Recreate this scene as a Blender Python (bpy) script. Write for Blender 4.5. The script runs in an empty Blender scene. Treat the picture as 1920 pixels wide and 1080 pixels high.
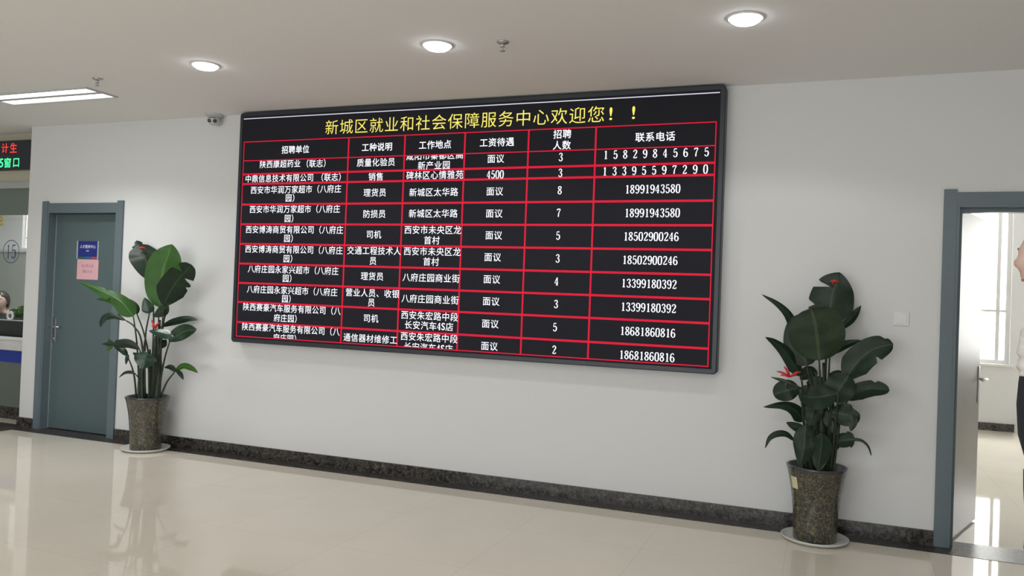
import bpy, bmesh, math, random
from mathutils import Vector, Matrix, Euler, noise

random.seed(7)
scene = bpy.context.scene
COL = scene.collection
PI = math.pi

# ------------------------------------------------------------------ camera, sky, lights, exposure
cam_data = bpy.data.cameras.new('camera')
cam_data.sensor_fit = 'HORIZONTAL'
cam_data.sensor_width = 36.0
cam_data.lens = 36.0 * 1516.59 / 1920.0
cam_data.clip_start = 0.05
cam_data.clip_end = 200
camera = bpy.data.objects.new('camera', cam_data)
COL.objects.link(camera)


def camera_rotation(yaw, pitch, roll):
    rz = Matrix.Rotation(yaw, 3, 'Z')
    rx = Matrix.Rotation(pitch, 3, 'X')
    ry = Matrix.Rotation(roll, 3, 'Y')
    m = rz @ rx @ ry                       # columns: right, forward, up
    right, fwd, up = m.col[0], m.col[1], m.col[2]
    r = Matrix((right, up, -fwd)).transposed()
    return r.to_4x4()


camera.matrix_world = Matrix.Translation((0, -5.715, 1.450)) @ camera_rotation(
    math.radians(21.3185), math.radians(0.7155), math.radians(-2.1586))
scene.camera = camera

world = bpy.data.worlds.new('overcast sky')
scene.world = world
world.use_nodes = True
wn = world.node_tree.nodes
wn['Background'].inputs[0].default_value = (1.0, 0.985, 0.965, 1)
wn['Background'].inputs[1].default_value = 10.5

scene.view_settings.view_transform = 'Standard'
scene.view_settings.look = 'None'
scene.view_settings.exposure = 0.0
scene.view_settings.gamma = 1.0
scene.view_settings.use_curve_mapping = False
scene.cycles.use_denoising = True
scene.cycles.max_bounces = 10
scene.cycles.diffuse_bounces = 5


def area_light(name, loc, size_x, size_y, power, color, rot=(0, 0, 0)):
    l = bpy.data.lights.new(name, 'AREA')
    l.shape = 'RECTANGLE'
    l.size, l.size_y = size_x, size_y
    l.energy = power
    l.color = color
    o = bpy.data.objects.new(name, l)
    o.location = loc
    o.rotation_euler = rot
    COL.objects.link(o)
    return o


# unseen fill lights added to stand in for the hall's lamps and rear daylight
area_light('hall_fill_light', (-4.5, -4.2, 2.95), 5.0, 0.6, 22, (0.99, 0.985, 0.965))
area_light('hall_fill_light', (1.0, -4.2, 2.95), 3.0, 0.6, 18, (0.99, 0.985, 0.965))
area_light('hall_fill_light', (-4.0, -7.5, 2.95), 8.0, 0.6, 95, (0.99, 0.985, 0.965))
area_light('hall_rear_fill', (-3.0, -11.6, 1.6), 9.0, 2.2, 260, (0.93, 0.97, 1.0), (math.radians(90), 0, 0))


# ------------------------------------------------------------------ materials
def new_mat(name):
    m = bpy.data.materials.new(name)
    m.use_nodes = True
    nt = m.node_tree
    return m, nt, nt.nodes['Principled BSDF']


def mat(name, color, rough=0.5, metal=0.0, spec=0.5, vary=0.06, scale=30.0, bump=0.0, coat=0.0):
    m, nt, b = new_mat(name)
    b.inputs['Roughness'].default_value = rough
    b.inputs['Metallic'].default_value = metal
    b.inputs['Specular IOR Level'].default_value = spec
    b.inputs['Coat Weight'].default_value = coat
    b.inputs['Coat Roughness'].default_value = 0.06
    tc = nt.nodes.new('ShaderNodeTexCoord')
    n = nt.nodes.new('ShaderNodeTexNoise')
    n.inputs['Scale'].default_value = scale
    n.inputs['Detail'].default_value = 4
    r = nt.nodes.new('ShaderNodeValToRGB')
    c0 = [max(0, c * (1 - vary)) for c in color]
    c1 = [min(1, c * (1 + vary)) for c in color]
    r.color_ramp.elements[0].color = (*c0, 1)
    r.color_ramp.elements[1].color = (*c1, 1)
    r.color_ramp.elements[0].position = 0.35
    r.color_ramp.elements[1].position = 0.65
    nt.links.new(tc.outputs['Object'], n.inputs['Vector'])
    nt.links.new(n.outputs['Fac'], r.inputs['Fac'])
    nt.links.new(r.outputs['Color'], b.inputs['Base Color'])
    if bump:
        bp = nt.nodes.new('ShaderNodeBump')
        bp.inputs['Strength'].default_value = bump
        bp.inputs['Distance'].default_value = 0.002
        nt.links.new(n.outputs['Fac'], bp.inputs['Height'])
        nt.links.new(bp.outputs['Normal'], b.inputs['Normal'])
    return m


def emit(name, color, strength, base=(0.02, 0.02, 0.02)):
    m, nt, b = new_mat(name)
    b.inputs['Base Color'].default_value = (*base, 1)
    b.inputs['Roughness'].default_value = 0.6
    b.inputs['Specular IOR Level'].default_value = 0.1
    b.inputs['Emission Color'].default_value = (*color, 1)
    b.inputs['Emission Strength'].default_value = strength
    return m


def glass_mat(name, tint=(0.975, 0.985, 0.975), refl=1.0):
    m = bpy.data.materials.new(name)
    m.use_nodes = True
    nt = m.node_tree
    nt.nodes.clear()
    o = nt.nodes.new('ShaderNodeOutputMaterial')
    mix = nt.nodes.new('ShaderNodeMixShader')
    t = nt.nodes.new('ShaderNodeBsdfTransparent')
    t.inputs[0].default_value = (*tint, 1)
    g = nt.nodes.new('ShaderNodeBsdfGlossy')
    g.inputs['Roughness'].default_value = 0.02
    lw = nt.nodes.new('ShaderNodeLayerWeight')
    lw.inputs['Blend'].default_value = 0.5
    pw = nt.nodes.new('ShaderNodeMath')
    pw.operation = 'POWER'
    pw.inputs[1].default_value = 5.0
    ma = nt.nodes.new('ShaderNodeMath')
    ma.operation = 'MULTIPLY_ADD'
    ma.inputs[1].default_value = 0.6
    ma.inputs[2].default_value = 0.03
    nt.links.new(lw.outputs['Facing'], pw.inputs[0])
    nt.links.new(pw.outputs[0], ma.inputs[0])
    nt.links.new(ma.outputs[0], mix.inputs[0])
    nt.links.new(t.outputs[0], mix.inputs[1])
    nt.links.new(g.outputs[0], mix.inputs[2])
    nt.links.new(mix.outputs[0], o.inputs[0])
    return m


def tile_mat():
    m, nt, b = new_mat('polished beige tile')
    tc = nt.nodes.new('ShaderNodeTexCoord')
    mp = nt.nodes.new('ShaderNodeMapping')
    mp.inputs['Location'].default_value = (2.57 + 0.795 * 20, 1.747 + 0.795 * 20, 0)
    br = nt.nodes.new('ShaderNodeTexBrick')
    br.offset = 0.0
    br.inputs['Scale'].default_value = 1.0
    br.inputs['Brick Width'].default_value = 0.795
    br.inputs['Row Height'].default_value = 0.795
    br.inputs['Mortar Size'].default_value = 0.0016
    br.inputs['Mortar Smooth'].default_value = 0.3
    br.inputs['Color1'].default_value = (0.75, 0.690, 0.590, 1)
    br.inputs['Color2'].default_value = (0.76, 0.700, 0.600, 1)
    br.inputs['Mortar'].default_value = (0.58, 0.53, 0.45, 1)
    n = nt.nodes.new('ShaderNodeTexNoise')
    n.inputs['Scale'].default_value = 2.2
    n.inputs['Detail'].default_value = 6
    mx = nt.nodes.new('ShaderNodeMixRGB')
    mx.blend_type = 'MULTIPLY'
    mx.inputs[0].default_value = 0.12
    nt.links.new(tc.outputs['Object'], mp.inputs['Vector'])
    nt.links.new(mp.outputs['Vector'], br.inputs['Vector'])
    nt.links.new(tc.outputs['Object'], n.inputs['Vector'])
    nt.links.new(br.outputs['Color'], mx.inputs[1])
    nt.links.new(n.outputs['Fac'], mx.inputs[2])
    nt.links.new(mx.outputs[0], b.inputs['Base Color'])
    b.inputs['Roughness'].default_value = 0.045
    b.inputs['Specular IOR Level'].default_value = 0.5
    return m


def granite_mat(name, dark=(0.012, 0.012, 0.012), light=(0.105, 0.092, 0.084), rough=0.12):
    m, nt, b = new_mat(name)
    tc = nt.nodes.new('ShaderNodeTexCoord')
    n = nt.nodes.new('ShaderNodeTexNoise')
    n.inputs['Scale'].default_value = 34
    n.inputs['Detail'].default_value = 10
    n.inputs['Distortion'].default_value = 1.2
    v = nt.nodes.new('ShaderNodeTexVoronoi')
    v.feature = 'DISTANCE_TO_EDGE'
    v.inputs['Scale'].default_value = 22
    r = nt.nodes.new('ShaderNodeValToRGB')
    r.color_ramp.elements[0].position = 0.40
    r.color_ramp.elements[0].color = (*dark, 1)
    r.color_ramp.elements[1].position = 0.72
    r.color_ramp.elements[1].color = (*light, 1)
    r2 = nt.nodes.new('ShaderNodeValToRGB')
    r2.color_ramp.elements[0].color = (1.7, 1.55, 1.45, 1)
    r2.color_ramp.elements[1].color = (1, 1, 1, 1)
    r2.color_ramp.elements[1].position = 0.06
    mx = nt.nodes.new('ShaderNodeMixRGB')
    mx.blend_type = 'MULTIPLY'
    mx.inputs[0].default_value = 0.7
    nt.links.new(tc.outputs['Object'], n.inputs['Vector'])
    nt.links.new(n.outputs['Color'], v.inputs['Vector'])
    nt.links.new(n.outputs['Fac'], r.inputs['Fac'])
    nt.links.new(v.outputs['Distance'], r2.inputs['Fac'])
    nt.links.new(r.outputs['Color'], mx.inputs[1])
    nt.links.new(r2.outputs['Color'], mx.inputs[2])
    nt.links.new(mx.outputs[0], b.inputs['Base Color'])
    b.inputs['Roughness'].default_value = rough
    return m


def leaf_mat(name, dark, light, trans, rough=0.35):
    m, nt, b = new_mat(name)
    uv = nt.nodes.new('ShaderNodeUVMap')
    sp = nt.nodes.new('ShaderNodeSeparateXYZ')
    nt.links.new(uv.outputs[0], sp.inputs[0])
    # u: -1..1 across (stored 0..1), v: along
    s1 = nt.nodes.new('ShaderNodeMath'); s1.operation = 'SUBTRACT'; s1.inputs[1].default_value = 0.5
    nt.links.new(sp.outputs[0], s1.inputs[0])
    ab = nt.nodes.new('ShaderNodeMath'); ab.operation = 'ABSOLUTE'
    nt.links.new(s1.outputs[0], ab.inputs[0])
    mid = nt.nodes.new('ShaderNodeMapRange')
    mid.inputs['From Min'].default_value = 0.012
    mid.inputs['From Max'].default_value = 0.04
    mid.inputs['To Min'].default_value = 0.55
    mid.inputs['To Max'].default_value = 0.0
    nt.links.new(ab.outputs[0], mid.inputs['Value'])
    # side veins: stripes of (v*26 - |u|*14)
    m1 = nt.nodes.new('ShaderNodeMath'); m1.operation = 'MULTIPLY'; m1.inputs[1].default_value = 26 * 6.283
    nt.links.new(sp.outputs[1], m1.inputs[0])
    m2 = nt.nodes.new('ShaderNodeMath'); m2.operation = 'MULTIPLY'; m2.inputs[1].default_value = -12 * 6.283
    nt.links.new(ab.outputs[0], m2.inputs[0])
    ad = nt.nodes.new('ShaderNodeMath'); ad.operation = 'ADD'
    nt.links.new(m1.outputs[0], ad.inputs[0]); nt.links.new(m2.outputs[0], ad.inputs[1])
    si = nt.nodes.new('ShaderNodeMath'); si.operation = 'SINE'
    nt.links.new(ad.outputs[0], si.inputs[0])
    n = nt.nodes.new('ShaderNodeTexNoise')
    n.inputs['Scale'].default_value = 9
    tc = nt.nodes.new('ShaderNodeTexCoord')
    nt.links.new(tc.outputs['Object'], n.inputs['Vector'])
    r = nt.nodes.new('ShaderNodeValToRGB')
    r.color_ramp.elements[0].position = 0.3
    r.color_ramp.elements[0].color = (*dark, 1)
    r.color_ramp.elements[1].position = 0.75
    r.color_ramp.elements[1].color = (*light, 1)
    nt.links.new(n.outputs['Fac'], r.inputs['Fac'])
    mx = nt.nodes.new('ShaderNodeMixRGB')
    mx.inputs[2].default_value = (light[0] * 2.6 + 0.03, light[1] * 2.0 + 0.03, light[2] * 2.0 + 0.01, 1)
    nt.links.new(mid.outputs[0], mx.inputs[0])
    nt.links.new(r.outputs['Color'], mx.inputs[1])
    nt.links.new(mx.outputs[0], b.inputs['Base Color'])
    bp = nt.nodes.new('ShaderNodeBump')
    bp.inputs['Strength'].default_value = 0.07
    bp.inputs['Distance'].default_value = 0.002
    nt.links.new(si.outputs[0], bp.inputs['Height'])
    nt.links.new(bp.outputs['Normal'], b.inputs['Normal'])
    b.inputs['Roughness'].default_value = rough
    b.inputs['Specular IOR Level'].default_value = 0.5 if rough < 0.3 else 0.32
    tr = nt.nodes.new('ShaderNodeBsdfTranslucent')
    tr.inputs[0].default_value = (light[0] * 2.0, light[1] * 2.2, light[2] * 1.0, 1)
    ms = nt.nodes.new('ShaderNodeMixShader')
    ms.inputs[0].default_value = trans
    out = nt.nodes['Material Output']
    nt.links.new(b.outputs[0], ms.inputs[1])
    nt.links.new(tr.outputs[0], ms.inputs[2])
    nt.links.new(ms.outputs[0], out.inputs[0])
    return m


def pot_mat():
    m, nt, b = new_mat('mosaic glazed ceramic')
    tc = nt.nodes.new('ShaderNodeTexCoord')
    v = nt.nodes.new('ShaderNodeTexVoronoi')
    v.inputs['Scale'].default_value = 120
    n = nt.nodes.new('ShaderNodeTexNoise')
    n.inputs['Scale'].default_value = 13
    n.inputs['Detail'].default_value = 3
    r = nt.nodes.new('ShaderNodeValToRGB')
    e = r.color_ramp.elements
    e[0].position = 0.0; e[0].color = (0.012, 0.012, 0.010, 1)
    e[1].position = 1.0; e[1].color = (0.14, 0.11, 0.055, 1)
    x = e.new(0.40); x.color = (0.030, 0.029, 0.023, 1)
    x = e.new(0.62); x.color = (0.065, 0.052, 0.032, 1)
    x = e.new(0.80); x.color = (0.075, 0.085, 0.055, 1)
    sp = nt.nodes.new('ShaderNodeSeparateColor')
    nt.links.new(v.outputs['Color'], sp.inputs[0])
    # golden blossoms: larger voronoi cells, star shaped petals
    v2 = nt.nodes.new('ShaderNodeTexVoronoi')
    v2.inputs['Scale'].default_value = 21
    v2.inputs['Randomness'].default_value = 0.9
    mr = nt.nodes.new('ShaderNodeMapRange')
    mr.inputs['From Min'].default_value = 0.20
    mr.inputs['From Max'].default_value = 0.42
    mr.inputs['To Min'].default_value = 0.75
    mr.inputs['To Max'].default_value = 0.0
    nt.links.new(tc.outputs['Object'], v2.inputs['Vector'])
    ad0 = nt.nodes.new('ShaderNodeMath'); ad0.operation = 'MULTIPLY_ADD'
    ad0.inputs[1].default_value = 0.55
    nt.links.new(sp.outputs[1], ad0.inputs[0])
    nt.links.new(v2.outputs['Distance'], ad0.inputs[2])
    nt.links.new(ad0.outputs[0], mr.inputs['Value'])
    mx = nt.nodes.new('ShaderNodeMixRGB')
    mx.inputs[2].default_value = (0.34, 0.235, 0.05, 1)
    nt.links.new(tc.outputs['Object'], v.inputs['Vector'])
    nt.links.new(tc.outputs['Object'], n.inputs['Vector'])
    nt.links.new(sp.outputs[0], r.inputs['Fac'])
    nt.links.new(mr.outputs[0], mx.inputs[0])
    nt.links.new(r.outputs['Color'], mx.inputs[1])
    nt.links.new(mx.outputs[0], b.inputs['Base Color'])
    b.inputs['Roughness'].default_value = 0.45
    b.inputs['Coat Weight'].default_value = 0.8
    b.inputs['Coat Roughness'].default_value = 0.05
    return m


M = {}
M['wall'] = mat('white wall paint', (0.69, 0.695, 0.695), 0.75, vary=0.012, scale=140, bump=0.05)
M['ceiling'] = mat('ceiling paint', (0.80, 0.80, 0.80), 0.85, vary=0.01, scale=60)
M['beige_wall'] = mat('beige bulkhead paint', (0.50, 0.48, 0.37), 0.7, vary=0.02, scale=40)
M['floor'] = tile_mat()
M['granite'] = granite_mat('dark marble')
M['border'] = granite_mat('honed dark marble', rough=0.32)
M['border'].node_tree.nodes['Principled BSDF'].inputs['Specular IOR Level'].default_value = 0.25
M['door'] = mat('grey blue steel paint', (0.088, 0.128, 0.135), 0.38, vary=0.05, scale=400, bump=0.03)
M['door_dark'] = mat('grey blue frame paint', (0.125, 0.165, 0.185), 0.4, vary=0.05, scale=300)
M['steel'] = mat('brushed steel', (0.55, 0.55, 0.56), 0.3, metal=1.0, vary=0.04, scale=80)
M['alu'] = mat('aluminium strip', (0.62, 0.64, 0.64), 0.35, metal=0.7, vary=0.04, scale=80)
M['black_frame'] = mat('black powder coat', (0.022, 0.027, 0.038), 0.42, vary=0.1, scale=200)
M['screen'] = mat('dark display surface', (0.018, 0.018, 0.025), 0.7, spec=0.15, vary=0.12, scale=600)
M['white_plastic'] = mat('white plastic', (0.72, 0.72, 0.71), 0.4, vary=0.02, scale=90)
M['grey_plastic'] = mat('pale grey plastic', (0.52, 0.53, 0.52), 0.4, vary=0.02, scale=90)
M['dark_plastic'] = mat('dark lens glass', (0.012, 0.012, 0.018), 0.1, vary=0.05)
M['led_white'] = emit('lit white pixels', (0.90, 0.92, 1.0), 1.5)
M['led_red'] = emit('lit red pixels', (1.0, 0.0, 0.045), 0.72)
M['led_yellow'] = emit('lit yellow pixels', (1.0, 0.86, 0.16), 1.05)
M['sign_red'] = emit('lit red sign pixels', (1.0, 0.035, 0.03), 1.7)
M['sign_green'] = emit('lit green sign pixels', (0.06, 1.0, 0.34), 1.6)
M['lamp'] = emit('lit lamp diffuser', (0.90, 0.95, 1.0), 16.0, (0.8, 0.8, 0.8))
M['tube'] = emit('lit tube strip', (0.95, 0.98, 1.0), 2.6, (0.8, 0.8, 0.8))
M['glass'] = glass_mat('clear glass')
M['soil'] = mat('potting soil', (0.020, 0.016, 0.012), 0.95, vary=0.4, scale=60, bump=0.6)
M['stem'] = mat('dark plant stem', (0.015, 0.027, 0.012), 0.5, vary=0.35, scale=25)
M['leaf0'] = leaf_mat('dark leaf', (0.006, 0.018, 0.009), (0.011, 0.031, 0.015), 0.08, 0.42)
M['leaf1'] = leaf_mat('bright green leaf', (0.030, 0.085, 0.018), (0.045, 0.130, 0.028), 0.28, 0.40)  # brighter green includes the light shining through the backlit blade
M['leaf2'] = leaf_mat('glossy leaf', (0.012, 0.038, 0.022), (0.022, 0.060, 0.034), 0.08, 0.20)
M['leaf3'] = leaf_mat('matt olive leaf', (0.013, 0.026, 0.010), (0.019, 0.036, 0.014), 0.08, 0.55)
M['petal'] = mat('red petal', (0.50, 0.020, 0.020), 0.5, vary=0.2, scale=40)
M['pot'] = pot_mat()
M['rim'] = mat('dark blue glaze', (0.022, 0.024, 0.034), 0.3, vary=0.1, coat=0.8)
M['door_warm'] = mat('warm grey door with glare', (0.20, 0.19, 0.17), 0.36, vary=0.04, scale=300)  # window glare on the open leaf put into a lighter, warmer grey
M['rule'] = emit('lit white line', (0.86, 0.86, 1.0), 0.8)
M['saucer'] = mat('pale grey saucer', (0.60, 0.61, 0.58), 0.35, vary=0.03, scale=30)
M['sticker'] = mat('pale yellow paper', (0.62, 0.58, 0.36), 0.7, vary=0.03)
M['blue_sign'] = mat('deep blue sign face', (0.014, 0.026, 0.215), 0.35, vary=0.08, scale=30)
M['sign_white'] = mat('white lettering', (0.75, 0.76, 0.82), 0.6, vary=0.02)
M['pink_paper'] = mat('pink paper', (0.70, 0.40, 0.44), 0.8, vary=0.02)
M['grey_ink'] = mat('faded grey ink', (0.25, 0.17, 0.20), 0.8, vary=0.05)
M['blue_ink'] = mat('blue decal', (0.05, 0.07, 0.22), 0.6, vary=0.03)
M['blue_band'] = mat('blue laminate', (0.010, 0.035, 0.30), 0.35, vary=0.05)
M['counter_top'] = mat('white stone worktop', (0.62, 0.62, 0.60), 0.25, vary=0.04, scale=20)
M['counter_front'] = mat('grey green laminate', (0.125, 0.150, 0.130), 0.5, vary=0.08, scale=120)
M['lintel'] = mat('grey green panel', (0.16, 0.20, 0.17), 0.45, vary=0.06, scale=120)
M['dark'] = mat('near black laminate', (0.012, 0.017, 0.013), 0.5, vary=0.1)
M['blind'] = mat('white blind slat', (0.70, 0.74, 0.70), 0.5, vary=0.02)
M['gold'] = mat('yellow lettering', (0.72, 0.60, 0.16), 0.5, vary=0.03)
M['green_art'] = mat('green print', (0.02, 0.16, 0.08), 0.5, vary=0.2)
M['red_art'] = mat('red print', (0.45, 0.08, 0.10), 0.5, vary=0.2)
M['sky_art'] = mat('light blue print', (0.04, 0.16, 0.42), 0.5, vary=0.2)
M['skin'] = mat('skin', (0.58, 0.40, 0.33), 0.5, vary=0.05)
M['eye'] = mat('eye white', (0.70, 0.68, 0.66), 0.25, vary=0.02)
M['lip'] = mat('lips', (0.42, 0.16, 0.15), 0.45, vary=0.05)
M['hair'] = mat('black hair', (0.014, 0.011, 0.010), 0.45, vary=0.3, scale=80)
M['brown_hair'] = mat('brown hair', (0.10, 0.065, 0.05), 0.5, vary=0.3, scale=80)
M['coat'] = mat('dark navy cloth', (0.012, 0.015, 0.026), 0.85, vary=0.2, scale=60, bump=0.3)
M['scarf'] = mat('white woollen knit', (0.70, 0.68, 0.67), 0.95, vary=0.1, scale=50, bump=1.0)
M['shoe'] = mat('black leather', (0.012, 0.012, 0.012), 0.35, vary=0.1)


# ------------------------------------------------------------------ mesh helpers
def link(name, me, m, parent=None, loc=(0, 0, 0)):
    o = bpy.data.objects.new(name, me)
    if m is not None and not me.materials:
        me.materials.append(m)
    COL.objects.link(o)
    o.location = loc
    if parent is not None:
        o.parent = parent
    return o


def obj(name, bm, m, parent=None, loc=(0, 0, 0), smooth=False, angle=None):
    me = bpy.data.meshes.new(name)
    bm.normal_update()
    bm.to_mesh(me)
    bm.free()
    if smooth or angle:
        for p in me.polygons:
            p.use_smooth = True
        if angle:
            me.set_sharp_from_angle(angle=math.radians(angle))
    return link(name, me, m, parent, loc)


def box(bm, x0, x1, y0, y1, z0, z1, bevel=0.0, seg=2):
    vs = [bm.verts.new((x, y, z)) for x in (x0, x1) for y in (y0, y1) for z in (z0, z1)]
    f = [(0, 1, 3, 2), (4, 6, 7, 5), (0, 4, 5, 1), (2, 3, 7, 6), (0, 2, 6, 4), (1, 5, 7, 3)]
    fs = [bm.faces.new([vs[i] for i in q]) for q in f]
    if bevel:
        es = list({e for fc in fs for e in fc.edges})
        bmesh.ops.bevel(bm, geom=es, offset=bevel, segments=seg, affect='EDGES', profile=0.5)
    return bm


def boxes(*specs, bevel=0.0):
    bm = bmesh.new()
    for s in specs:
        box(bm, *s, bevel=bevel)
    return bm


def tube(bm, pts, radii, n=8, cap=True):
    pts = [Vector(p) for p in pts]
    if not isinstance(radii, (list, tuple)):
        radii = [radii] * len(pts)
    rings = []
    ref = Vector((0.31, 0.87, 0.22)).normalized()
    for i, p in enumerate(pts):
        t = (pts[min(i + 1, len(pts) - 1)] - pts[max(i - 1, 0)]).normalized()
        a = t.cross(ref)
        if a.length < 1e-4:
            a = t.cross(Vector((1, 0, 0)))
        a.normalize()
        b = t.cross(a)
        rings.append([bm.verts.new(p + (a * math.cos(k * 2 * PI / n) + b * math.sin(k * 2 * PI / n)) * radii[i]) for k in range(n)])
    for r0, r1 in zip(rings, rings[1:]):
        for k in range(n):
            bm.faces.new((r0[k], r0[(k + 1) % n], r1[(k + 1) % n], r1[k]))
    if cap:
        bm.faces.new(list(reversed(rings[0])))
        bm.faces.new(rings[-1])
    return bm


def lathe(bm, prof, n=48, axis='Z', center=(0, 0, 0)):
    c = Vector(center)
    rings = []
    for r, h in prof:
        ring = []
        for k in range(n):
            a = 2 * PI * k / n
            if r < 1e-6:
                r = 1e-6
            if axis == 'Z':
                v = Vector((r * math.cos(a), r * math.sin(a), h))
            else:                                  # axis pointing to -Y
                v = Vector((r * math.cos(a), -h, r * math.sin(a)))
            ring.append(bm.verts.new(c + v))
        rings.append(ring)
    for r0, r1 in zip(rings, rings[1:]):
        for k in range(n):
            bm.faces.new((r0[k], r0[(k + 1) % n], r1[(k + 1) % n], r1[k]))
    bmesh.ops.remove_doubles(bm, verts=bm.verts[:], dist=1e-5)
    bmesh.ops.recalc_face_normals(bm, faces=bm.faces[:])
    return bm


def spline(pts, n):
    pts = [Vector(p) for p in pts]
    P = [pts[0] * 2 - pts[1]] + pts + [pts[-1] * 2 - pts[-2]]
    out = []
    segs = len(pts) - 1
    for i in range(n + 1):
        u = i / n * segs
        k = min(int(u), segs - 1)
        t = u - k
        a, b, c, d = P[k], P[k + 1], P[k + 2], P[k + 3]
        out.append(0.5 * ((2 * b) + (c - a) * t + (2 * a - 5 * b + 4 * c - d) * t * t + (3 * b - a - 3 * c + d) * t ** 3))
    return out


def thing(name, label, cat, loc=(0, 0, 0), group=None):
    o = bpy.data.objects.new(name, None)
    o.empty_display_size = 0.1
    COL.objects.link(o)
    o.location = loc
    o['label'] = label
    o['category'] = cat
    if group:
        o['group'] = group
    return o


def tag(o, label, cat, group=None):
    o['label'] = label
    o['category'] = cat
    if group:
        o['group'] = group
    return o


def struct(o):
    o['kind'] = 'structure'
    return o


def copy_thing(root, loc, label):
    r = root.copy()
    COL.objects.link(r)
    r.location = loc
    r['label'] = label
    for ch in list(root.children):
        c = ch.copy()
        COL.objects.link(c)
        c.parent = r
        for g in list(ch.children):
            d = g.copy()
            COL.objects.link(d)
            d.parent = c
    return r


# ---- writing: text curves turned to mesh; every item stands upright in a plane y = const, facing -y
def text_bm(bm, s, cx, cz, y, width=None, height=None, em=None, bold=0.0, clip_top=None, clip_bottom=None, depth=0.0):
    cu = bpy.data.curves.new('writing', 'FONT')
    cu.body = s
    cu.size = 1.0
    cu.align_x = 'CENTER'
    cu.resolution_u = 3
    cu.offset = bold
    to = bpy.data.objects.new('writing', cu)
    COL.objects.link(to)
    dg = bpy.context.evaluated_depsgraph_get()
    me = bpy.data.meshes.new_from_object(to.evaluated_get(dg))
    bpy.data.objects.remove(to)
    bpy.data.curves.remove(cu)
    if not me.vertices:
        return
    xs = [v.co.x for v in me.vertices]
    ys = [v.co.y for v in me.vertices]
    x0, x1, y0, y1 = min(xs), max(xs), min(ys), max(ys)
    sx = em[0] if em else width / (x1 - x0)
    sz = em[1] if em else height / (y1 - y0)
    mx, my = (x0 + x1) / 2, (y0 + y1) / 2
    if em and em[2] == 'line':            # keep the common line of the characters
        my = 0.375
        mx = 0.0
    t = bmesh.new()
    t.from_mesh(me)
    bpy.data.meshes.remove(me)
    for v in t.verts:
        v.co = Vector((cx + (v.co.x - mx) * sx, y, cz + (v.co.y - my) * sz))
    for lim, sgn in ((clip_top, 1), (clip_bottom, -1)):
        if lim is not None:
            bmesh.ops.bisect_plane(t, geom=t.verts[:] + t.edges[:] + t.faces[:], plane_co=(0, 0, lim), plane_no=(0, 0, sgn), clear_outer=True)
    tmp = bpy.data.meshes.new('tmp')
    t.to_mesh(tmp)
    t.free()
    bm.from_mesh(tmp)
    bpy.data.meshes.remove(tmp)




# serif digits of the board and the window number, drawn as strokes of varying thickness (unit box 1 x 2, centred)
STROKES = {
    '0': [[(0, 1, .10), (-.34, .82, .17), (-.46, 0, .20), (-.34, -.82, .17), (0, -1, .10), (.34, -.82, .17), (.46, 0, .20), (.34, .82, .17), (0, 1, .10)]],
    '1': [[(0.05, .98, .19), (0.05, -.95, .19)], [(-.28, .72, .09), (0.02, .95, .13)], [(-.30, -.95, .09), (.40, -.95, .09)]],
    '2': [[(-.40, .55, .18), (-.30, .85, .13), (.02, 1, .11), (.34, .82, .17), (.40, .48, .20), (.22, .08, .17), (-.12, -.42, .12), (-.44, -.90, .10)], [(-.44, -.90, .12), (.40, -.90, .14), (.46, -.62, .08)]],
    '3': [[(-.38, .62, .18), (-.25, .90, .12), (.04, 1, .10), (.34, .78, .17), (.34, .36, .17), (-.02, .06, .10), (.34, -.14, .16), (.44, -.52, .19), (.30, -.88, .15), (-.02, -1, .10), (-.32, -.86, .13), (-.42, -.58, .18)]],
    '4': [[(.18, .98, .15), (.18, -.95, .19)], [(.16, .98, .09), (-.48, -.38, .09), (.50, -.38, .10)], [(-.10, -.95, .08), (.44, -.95, .08)]],
    '5': [[(-.32, .95, .12), (.36, .95, .15)], [(-.32, .95, .09), (-.38, .08, .09), (0, .26, .11), (.34, .08, .17), (.44, -.36, .20), (.30, -.82, .16), (-.02, -1, .10), (-.32, -.86, .13), (-.42, -.60, .18)]],
    '6': [[(.36, .72, .16), (.20, .95, .12), (-.04, 1, .10), (-.34, .70, .15), (-.46, -.05, .20), (-.40, -.66, .18), (0, -1, .10), (.36, -.78, .16), (.44, -.38, .20), (.32, .0, .15), (.02, .16, .10), (-.30, .0, .12), (-.42, -.3, .14)]],
    '7': [[(-.42, .60, .09), (-.36, .90, .16), (.44, .90, .14), (.16, .30, .12), (-.02, -.35, .17), (-.06, -.98, .19)]],
    '8': [[(0, 1, .10), (-.34, .80, .16), (-.34, .42, .17), (0, .08, .14), (.38, -.26, .18), (.42, -.66, .18), (0, -1, .10), (-.42, -.66, .18), (-.38, -.26, .16), (0, .08, .12), (.32, .42, .16), (.34, .80, .16), (0, 1, .10)]],
}
STROKES['9'] = [[(-a, -b, w) for a, b, w in s] for s in STROKES['6']]


def digit(bm, ch, cx, cz, y, w, h, clip=None):
    for stroke in STROKES[ch]:
        q = spline([(a, b, t) for a, b, t in stroke], max(2, (len(stroke) - 1) * (1 if len(stroke) == 2 else 3)))
        pts = [(cx + v.x * w * 0.86, cz + v.y * h / 2, max(0.05, v.z)) for v in q]
        rows_ = []
        for i, (x, z, t) in enumerate(pts):
            a, b = pts[max(i - 1, 0)], pts[min(i + 1, len(pts) - 1)]
            dx, dz = b[0] - a[0], b[1] - a[1]
            l = math.hypot(dx, dz) or 1.0
            nx, nz = -dz / l, dx / l
            e = t * w * 0.70
            zz = [z + nz * e, z - nz * e]
            if clip is not None:
                zz = [max(clip, k) for k in zz]
            rows_.append((bm.verts.new((x + nx * e, y, zz[0])), bm.verts.new((x - nx * e, y, zz[1]))))
        for r0, r1 in zip(rows_, rows_[1:]):
            try:
                bm.faces.new((r0[0], r0[1], r1[1], r1[0]))
            except ValueError:
                pass


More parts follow.
